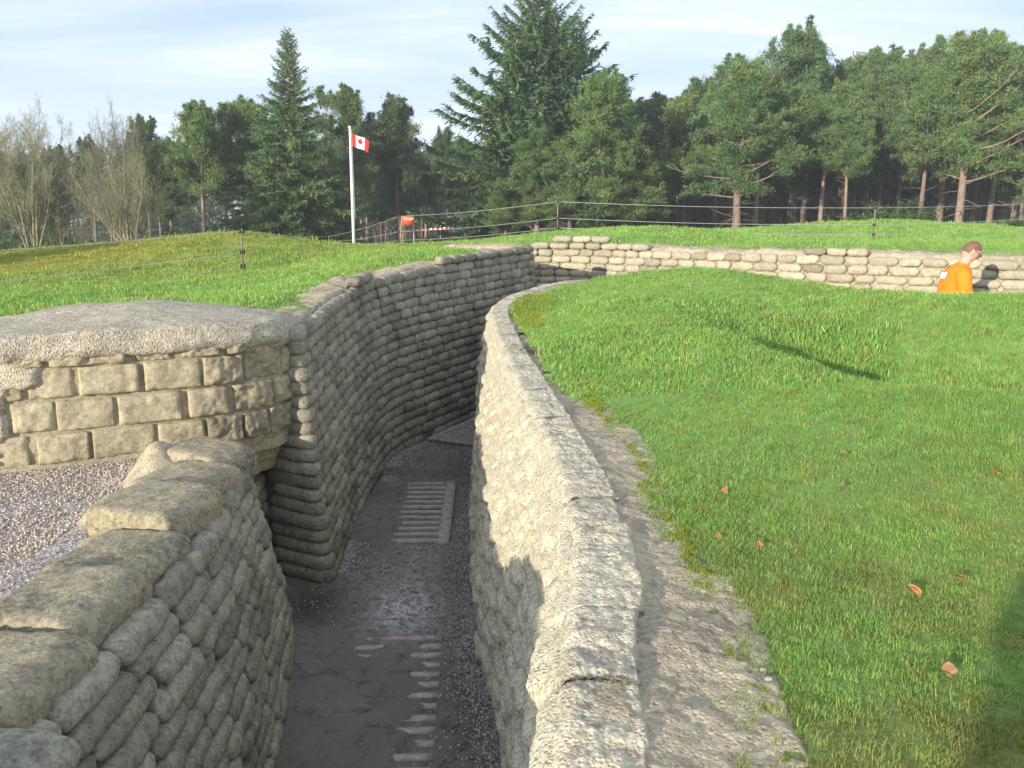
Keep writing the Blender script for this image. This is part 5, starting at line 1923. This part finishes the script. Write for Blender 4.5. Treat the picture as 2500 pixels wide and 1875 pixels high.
n, m = 33, 13
U, Vv = np.meshgrid(np.linspace(0, 1, n), np.linspace(0, 1, m), indexing='ij')
P = flag_pt(U, Vv)
F = grid_faces(n, m)
uc = U.ravel()[F].mean(1)
mi = np.where((uc < .25) | (uc > .75), 0, 1)
Pb = P + np.array((0, .006, 0))
V2, F2 = merge([(P.reshape(-1, 3), F), (Pb.reshape(-1, 3), F[:, ::-1])])
flag = solo('flag', V2, F2, [M['red'], M['flag_white']], mi=np.concatenate([mi, mi]), loc=tuple(fo))
tag(flag, 'red and white flag with a red maple leaf hanging at the flagpole top', 'flag')
half = [(0, 1.0), (.12, .72), (.27, .80), (.20, .38), (.44, .62), (.50, .46), (.78, .50), (.68, .24), (.82, .12), (.40, -.22), (.46, -.40), (.06, -.34), (.06, -.85)]
leaf = half + [(-x, y) for x, y in half[::-1][:-1]]
lu = np.array([.5 + x * .19 for x, y in leaf])
lv = np.array([.47 - y * .40 for x, y in leaf])
Vf = flag_pt(lu, lv) + np.array((0, -.006, 0))
Vk = flag_pt(lu, lv) + np.array((0, .012, 0))
nl_ = len(leaf)
import mathutils
tess = mathutils.geometry.tessellate_polygon([[Vector((a, b, 0)) for a, b in leaf]])
part('maple_leaf', np.vstack([Vf, Vk]), np.array([t for t in tess] + [tuple(i + nl_ for i in t[::-1]) for t in tess]), M['red'], flag, smooth=False)

sy = 24.0
sb = ground_at(977, sy)
sign = thing('warning_sign', 'small orange red warning sign on two thin wooden stakes', 'sign', tuple(sb))
a, b = at(980, 527, sy), at(1011, 549, sy)
cx, cz = (a[0] + b[0]) / 2, (a[2] + b[2]) / 2
V, F = rbox((b[0] - a[0]) / 2, .012, (a[2] - b[2]) / 2, .005, (2, 1, 2))
part('panel', V + np.array((cx, sy - .02, cz)), F, M['sign_red'], sign)
for (x0, z0), (x1, y1) in (((at(980, 530, sy)[0], at(980, 530, sy)[2]), (at(978, 600, sy)[0], sy)), ((at(987, 545, sy)[0], at(987, 545, sy)[2]), (at(982, 600, sy + .5)[0], sy + .5))):
    g = float(gz(x1, y1))
    part('stake', *tube(np.array([(x1, y1, g - .2), ((x0 + x1) / 2, (y1 + sy) / 2, (g + z0) / 2), (x0, sy + .02, z0)]), .022, 5), M['sign_wood'], sign)
for nm, txt, size, dz, dx in (('lettering', 'Danger', .105, .055, 0.03),):
    cu = bpy.data.curves.new('t', 'FONT')
    cu.body = txt
    cu.size = size
    cu.align_x = 'CENTER'
    cu.align_y = 'CENTER'
    cu.extrude = 0.002
    to = bpy.data.objects.new('t', cu)
    COL.objects.link(to)
    dg = bpy.context.evaluated_depsgraph_get()
    me = bpy.data.meshes.new_from_object(to.evaluated_get(dg))
    bpy.data.objects.remove(to)
    me.transform(Matrix.Translation((cx + dx, sy - .036, cz + dz)) @ Matrix.Rotation(PI / 2, 4, 'X'))
    me.transform(Matrix.Translation(-Vector(sb)))
    me.materials.clear()
    me.materials.append(M['sign_white'])
    link(nm, me, sign)

# temporary barrier in the wood
by = 52.0
bar = thing('barrier_fence', 'low barrier of posts and red white tape among the far trunks', 'barrier', tuple(ground_at(1050, by)))
xs = [945, 1010, 1075, 1130, 1165]
for px in xs:
    b = ground_at(px, by)
    part('post', *tube(np.array([b - (0, 0, .2), b + (0, 0, .55), b + (0, 0, 1.05)]), .035, 5), M['white'], bar)
nseg = 40
g0, g1 = ground_at(945, by) + (0, -.05, .72), ground_at(1165, by) + (0, -.05, .72)
u = np.linspace(0, 1, nseg + 1)
P = np.stack([g0 + (g1 - g0) * u[:, None] + np.array((0, 0, dz)) for dz in (.06, -.06)], 1)
F = grid_faces(nseg + 1, 2)
Pb = P + np.array((0, .01, 0))
V2, F2 = merge([(P.reshape(-1, 3), F), (Pb.reshape(-1, 3), F[:, ::-1])])
k = np.arange(nseg) % 2
part('tape', V2, F2, [M['red'], M['white']], bar, mi=np.concatenate([k, k]))
c = ground_at(1125, by - .1)
V, F = rbox(.28, .02, .2, .01, (2, 1, 2))
part('notice', V + c + (0, 0, .62), F, M['white'], bar)

hy = 68.0
hb = ground_at(1545, hy)
house = thing('brick_house', 'low dark red building half hidden behind the trunks', 'house', tuple(hb))
V, F = rbox(5.0, 2.5, 1.3, .02, (1, 1, 1))
part('wall', V + hb + (0, 2.5, 1.2), F, M['brick'], house, smooth=False)
rv = np.array([(-5.3, -.3, 2.5), (5.3, -.3, 2.5), (5.3, 5.3, 2.5), (-5.3, 5.3, 2.5), (-5.3, 2.5, 3.9), (5.3, 2.5, 3.9)]) + hb
part('roof', rv, [(0, 1, 5, 4), (2, 3, 4, 5), (0, 4, 3), (1, 2, 5), (0, 3, 2, 1)], M['roof'], house, smooth=False)
for px in (1530, 1580, 1620):
    x = at(px, 500, hy)[0] - hb[0]
    V, F = rbox(.42, .05, .5, .01, (1, 1, 1))
    w_ = part('window', V + hb + (x, -.04, 1.7), F, M['white'], house, smooth=False)
    V, F = rbox(.33, .02, .41, .005, (1, 1, 1))
    part('pane', V + hb + (x, -.085, 1.7), F, M['glass'], w_, smooth=False)

#@@PERSON
# ------------------------------------------------------------------ person


def skin_mesh(name, verts, edges, radii, mat, sub=2, root=0):
    me = bpy.data.meshes.new(name)
    me.from_pydata([tuple(v) for v in verts], edges, [])
    ob = bpy.data.objects.new(name, me)
    COL.objects.link(ob)
    ob.modifiers.new('skin', 'SKIN')
    for i, r in enumerate(radii):
        sv = me.skin_vertices[0].data[i]
        sv.radius = (r, r) if not isinstance(r, tuple) else r
        sv.use_root = (i == root)
    sd = ob.modifiers.new('sub', 'SUBSURF')
    sd.levels = sd.render_levels = sub
    dg = bpy.context.evaluated_depsgraph_get()
    dg.update()
    out = bpy.data.meshes.new_from_object(ob.evaluated_get(dg))
    bpy.data.objects.remove(ob)
    out.name = name
    out.materials.clear()
    out.materials.append(mat)
    out.polygons.foreach_set('use_smooth', np.ones(len(out.polygons), bool))
    return out


def chain(store, pts, rads, start=None):
    """append a chain of joints; returns index of the last"""
    vs, es, rs = store
    prev = start
    for p, r in zip(pts, rads):
        vs.append(p)
        rs.append(r)
        if prev is not None:
            es.append((prev, len(vs) - 1))
        prev = len(vs) - 1
    return prev


def make_person(label, loc, rz, scale=1.0):
    """adult walking with bowed head; faces +X"""
    o = thing('person', label, 'person', loc, rz)
    o.scale = (scale,) * 3
    # body: pelvis root, spine, neck, legs mid-stride, arms hanging slightly forward
    st_ = ([], [], [])
    pel = chain(st_, [(0, 0, .96)], [(.15, .11)])
    ch = chain(st_, [(.01, 0, 1.10), (.03, 0, 1.26), (.06, 0, 1.40)], [(.14, .11), (.16, .12), (.15, .11)], pel)
    nk = chain(st_, [(.10, 0, 1.50), (.135, 0, 1.555)], [.062, .058], ch)
    for sd, fw in ((1, .20), (-1, -.16)):
        chain(st_, [(.0, sd * .10, .90), (fw * .9, sd * .10, .50), (fw * 1.0 - .10, sd * .10, .10)], [.085, .058, .042], pel)
        sh = chain(st_, [(.05, sd * .155, 1.375)], [.05], ch)
        chain(st_, [(.06, sd * .215, 1.30), (.07 - fw * .25, sd * .235, 1.10), (.17 - fw * .3, sd * .215, .88)], [.048, .040, .030], sh)
    body = link('body', skin_mesh('body', *[st_[0], st_[1]], st_[2], M['skin']), o)
    # hands
    for sd, fw in ((1, .20), (-1, -.16)):
        w_ = np.array((.17 - fw * .3, sd * .215, .88))
        hs_ = ([], [], [])
        pm = chain(hs_, [w_, w_ + (.02, 0, -.05), w_ + (.03, 0, -.09)], [(.026, .018), (.036, .016), (.036, .015)])
        for j, (dx, ln_) in enumerate([(-.030, .065), (-.010, .078), (.011, .074), (.030, .058)]):
            b_ = w_ + np.array((.03 + dx, 0, -.095))
            chain(hs_, [b_, b_ + np.array((.004, -sd * .006, -ln_ * .5)), b_ + np.array((.0, -sd * .026, -ln_ * .95))], [.0095, .0085, .007], pm)
        b_ = w_ + np.array((.045, 0, -.045))
        chain(hs_, [b_, b_ + np.array((.028, -sd * .010, -.028)), b_ + np.array((.034, -sd * .022, -.055))], [.011, .010, .008], 1)
        link('hand', skin_mesh('hand', hs_[0], hs_[1], hs_[2], M['skin']), o)
    # trousers
    ts_ = ([], [], [])
    pl = chain(ts_, [(0, 0, .97)], [(.165, .125)])
    for sd, fw in ((1, .20), (-1, -.16)):
        chain(ts_, [(.0, sd * .10, .88), (fw * .9, sd * .10, .50), (fw * 1.0 - .10, sd * .10, .12)], [.105, .082, .070], pl)
    link('trousers', skin_mesh('trousers', ts_[0], ts_[1], ts_[2], M['jeans']), o)
    for sd, fw in ((1, .20), (-1, -.16)):
        V, F = rbox(.135, .048, .045, .042, (8, 5, 4))
        V = V + np.array((fw - .06, sd * .10, .047))
        link('shoe', mesh_from('shoe', V, F, [M['shoe']]), o)
    # shirt: loft of ovals following the bent back, sleeves to below the elbow
    secs = [(.90, -.005, .135, .185), (1.00, .0, .140, .180), (1.10, .012, .142, .182), (1.20, .022, .150, .192), (1.30, .035, .152, .205), (1.38, .052, .142, .210), (1.44, .075, .115, .175), (1.485, .098, .078, .100), (1.505, .108, .066, .072)]
    an = np.linspace(0, 2 * PI, 40, endpoint=False)
    R_ = []
    for z, cx_, a_, b_ in secs:
        R_.append(np.stack([cx_ + a_ * np.cos(an), b_ * np.sin(an), z + .02 * np.cos(an) * (-1 if z > 1.4 else 0) + 0 * an], -1))
    R_ = catmull(np.array(R_).reshape(len(secs), -1), 5).reshape(-1, 40, 3)
    R_ = R_ + (0.018 * fbm(R_ * np.array((1, 1, .45)), 9, 3, 900))[..., None] * np.array((1, 1, 0))
    F = grid_faces(len(R_), 40, True)
    shirt = link('shirt', mesh_from('shirt', R_.reshape(-1, 3), F, [M['orange']]), o)
    for sd, fw in ((1, .20), (-1, -.16)):
        P = catmull(np.array([(.05, sd * .12, 1.405), (.055, sd * .19, 1.36), (.06, sd * .225, 1.26), (.07 - fw * .25, sd * .24, 1.09), (.13 - fw * .28, sd * .232, .98)]), 7)
        rad = np.interp(np.linspace(0, 1, len(P)), [0, .3, .6, 1], [.085, .088, .075, .066])
        V, F = tube(P, rad, 18, False)
        V = V + (0.008 * fbm(V, 11, 3, 910))[:, None]
        link('sleeve', mesh_from('sleeve', V, F, [M['orange']]), shirt)
    # print on the upper back
    zz, tt = np.meshgrid(np.linspace(1.335, 1.405, 5), np.linspace(PI - .36, PI + .42, 9), indexing='ij')
    P = np.stack([.045 - .166 * np.abs(np.cos(tt)) ** .8 + (zz - 1.335) * .35, .225 * np.sin(tt), zz], -1)
    wob = 1 + 0 * zz
    link('back_print', mesh_from('back_print', P.reshape(-1, 3), grid_faces(5, 9), [M['print']]), shirt)
    # head: egg with brow, nose, chin; bowed
    nu, nv = 36, 40
    th_, ph_ = np.meshgrid(np.linspace(0, PI, nu), np.linspace(0, 2 * PI, nv, endpoint=False), indexing='ij')
    X, Y, Z = np.sin(th_) * np.cos(ph_), np.sin(th_) * np.sin(ph_), np.cos(th_)
    jaw = np.clip(-Z, 0, 1)
    hx = X * (.098 - .012 * jaw) + .014 * jaw * (X > 0)
    hy_ = Y * (.078 - .022 * jaw)
    hz_ = Z * np.where(Z > 0, .115, .120)
    face = np.clip(X, 0, 1) ** 3
    nose = np.exp(-(((Z + .15) / .16) ** 2 + (Y / .14) ** 2)) * (X > 0)
    hx = hx + .024 * nose + .006 * np.exp(-(((Z - .22) / .1) ** 2)) * face - .008 * np.exp(-(((Z - .05) / .10) ** 2 + ((np.abs(Y) - .33) / .18) ** 2)) * face
    hx = hx + .007 * np.exp(-(((Z + .5) / .1) ** 2 + (Y / .3) ** 2)) * face - .004 * np.exp(-(((Z + .6) / .05) ** 2)) * face + .010 * np.exp(-(((Z + .85) / .16) ** 2 + (Y / .3) ** 2)) * (X > 0)
    HV = np.stack([hx, hy_, hz_], -1)
    Rh = np.array(Matrix.Rotation(math.radians(34), 3, 'Y'))
    hc = np.array((.185, 0, 1.645))
    hd = lambda V: np.asarray(V) @ Rh.T + hc
    head = link('head', mesh_from('head', hd(HV.reshape(-1, 3)), grid_faces(nu, nv, True), [M['skin']]), o)
    link('neck', mesh_from('neck', *tube(np.array([(.095, 0, 1.46), (.125, 0, 1.53), (.155, 0, 1.585), (.17, 0, 1.62)]), [.066, .060, .058, .058], 14, False), [M['skin']]), body)
    # short hair cap, receding at the front
    cap_ = (Z > .10 + .55 * np.clip(X, 0, 1) ** 2) | ((X < -.15) & (Z > -.42)) | ((np.abs(Y) > .6) & (X < .25) & (Z > -.05))
    HV2 = HV * 1.055 + np.array((-.004, 0, .004)) + (.004 * fbm(HV, 60, 2, 930))[..., None]
    F = grid_faces(nu, nv, True)
    ok = cap_.ravel()[F].all(1)
    link('hair', mesh_from('hair', hd(HV2.reshape(-1, 3)), F[ok], [M['hair']]), head)
    for sd in (-1, 1):
        V, F = rbox(.020, .007, .030, .0065, (5, 2, 6))
        link('ear', mesh_from('ear', hd(V + np.array((-.008, sd * .078, -.01))), F, [M['skin']]), head)
        V, F = rbox(.006, .008, .006, .0055, (3, 3, 3))
        link('eye', mesh_from('eye', hd(V + np.array((.082, sd * .03, .006))), F, [M['glasses']]), head)
    V1 = tube(np.array([(-.01, -.084, .015), (.06, -.080, .014), (.098, -.066, .010), (.112, -.03, .006), (.115, 0, .012), (.112, .03, .006), (.098, .066, .010), (.06, .080, .014), (-.01, .084, .015)]), .0035, 5)
    ls = [V1]
    for sd in (-1, 1):
        a_ = np.linspace(0, 2 * PI, 14)
        ls.append(tube(np.stack([.108 - .012 * np.abs(np.sin(a_) * .5 + sd * .0) - .0 * a_, sd * .034 + .027 * np.cos(a_), .0 + .020 * np.sin(a_)], -1), .003, 4, False))
    V, F = merge(ls)
    link('glasses', mesh_from('glasses', hd(V), F, [M['glasses']]), head)
    return o


pp = at(2332, 600, 9.45)
head_z = at(2370, 588, 9.45)[2]
make_person('person in an orange shirt walking along the cross trench with head bowed', (pp[0], 9.45, 0.87), math.radians(-8), (head_z - 0.87) / 1.765)

make_person('unseen person on the gravel path behind the viewer, added for the shadow on the lawn corner', (-2.13, -2.70, 1.2), math.radians(60), 0.99)  # out-of-view figure, added to cast the shadow on the near lawn corner

#@@LIGHT
# ------------------------------------------------------------------ light, sky, camera
SUN_EL = math.radians(11.0)
SUN_DIR = np.array((0.60, 0.80))      # horizontal travel of the light
az_to_sun = math.atan2(-SUN_DIR[0], -SUN_DIR[1])   # from +Y towards +X
sun = bpy.data.lights.new('sun', 'SUN')
sun.energy = 5.0
sun.angle = math.radians(0.6)
sun.color = (1.0, 0.90, 0.74)
so = bpy.data.objects.new('sun', sun)
COL.objects.link(so)
ld = Vector((SUN_DIR[0] * math.cos(SUN_EL), SUN_DIR[1] * math.cos(SUN_EL), -math.sin(SUN_EL)))
so.rotation_euler = ld.to_track_quat('-Z', 'Y').to_euler()
so.location = (-10, -12, 12)

hm = bpy.data.materials.new('haze')
hm.use_nodes = True
hm.node_tree.nodes.clear()
ht = NT(hm.node_tree)
ho = ht.n('ShaderNodeOutputMaterial')
pv = ht.n('ShaderNodeVolumePrincipled')
pv.inputs['Density'].default_value = 0.0016
pv.inputs['Color'].default_value = (0.92, 0.95, 1.0, 1)
pv.inputs['Anisotropy'].default_value = 0.2
ht.l(pv.outputs[0], ho.inputs['Volume'])
hv = np.array([(x, y, z) for x in (-2100, 2100) for y in (-1900, 2700) for z in (-2.0, 18.0)], float)
haze = solo('haze', hv, [(0, 1, 3, 2), (4, 6, 7, 5), (0, 4, 5, 1), (2, 3, 7, 6), (0, 2, 6, 4), (1, 5, 7, 3)], hm, smooth=False)
tag(haze, 'thin pale winter haze over the whole ground', 'haze', kind='stuff')
w = bpy.data.worlds.new('World')
SC.world = w
w.use_nodes = True
t = NT(w.node_tree)
w.node_tree.nodes.clear()
wo = t.n('ShaderNodeOutputWorld')
bg = t.n('ShaderNodeBackground')
bg.inputs['Strength'].default_value = 0.08
sky = t.n('ShaderNodeTexSky')
sky.sky_type = 'NISHITA'
sky.sun_disc = False
sky.sun_elevation = SUN_EL
sky.sun_rotation = az_to_sun
sky.air_density = 1.0
sky.dust_density = 0.6
tc = t.n('ShaderNodeTexCoord')
sep = t.n('ShaderNodeSeparateXYZ')
t.l(tc.outputs['Generated'], sep.inputs[0])
zz = t.math('ADD', t.math('MAXIMUM', sep.outputs[2], 0.0), 0.12)
cmb = t.n('ShaderNodeCombineXYZ')
t.l(t.math('DIVIDE', sep.outputs[0], zz), cmb.inputs[0])
t.l(t.math('DIVIDE', sep.outputs[1], zz), cmb.inputs[1])
mp = t.n('ShaderNodeMapping')
mp.inputs['Scale'].default_value = (0.32, 1.25, 1.0)
mp.inputs['Rotation'].default_value = (0, 0, 0.12)
mp.inputs['Location'].default_value = (1.7, 0.4, 0)
t.l(cmb.outputs[0], mp.inputs[0])
cn = t.noise(mp.outputs[0], 1.0, 7, 0.58, 0.6)
cm = t.ramp(cn, [(0.36, 0.22), (0.50, 0.50), (0.66, 0.95)])
hz = t.ramp(sep.outputs[2], [(0.0, 0.75), (0.30, 0.0)])
cm = t.math('MAXIMUM', cm, hz)
cl = t.n('ShaderNodeRGB')
cl.outputs[0].default_value = (8.9, 9.5, 10.4, 1)
pale = t.n('ShaderNodeRGB')
pale.outputs[0].default_value = (4.6, 6.9, 10.4, 1)
skyc = t.mix(0.6, sky.outputs[0], pale.outputs[0])
c = t.mix(cm, skyc, cl.outputs[0])
t.l(c, bg.inputs[0])
t.l(bg.outputs[0], wo.inputs[0])

cam = bpy.data.cameras.new('camera')
cam.sensor_fit = 'HORIZONTAL'
cam.sensor_width = 36
cam.lens = 36 * FPX / 2500
cam.clip_start = 0.05
cam.clip_end = 4000
co = bpy.data.objects.new('camera', cam)
COL.objects.link(co)
co.location = (0, 0, EYE)
co.rotation_euler = (PI / 2 - PITCH, 0, 0)
SC.camera = co
SC.view_settings.view_transform = 'Standard'
SC.view_settings.look = 'None'
SC.view_settings.exposure = 0.68
SC.view_settings.gamma = 1.0
SC.render.engine = 'CYCLES'
SC.cycles.max_bounces = 6
SC.cycles.diffuse_bounces = 3
SC.cycles.use_adaptive_sampling = True
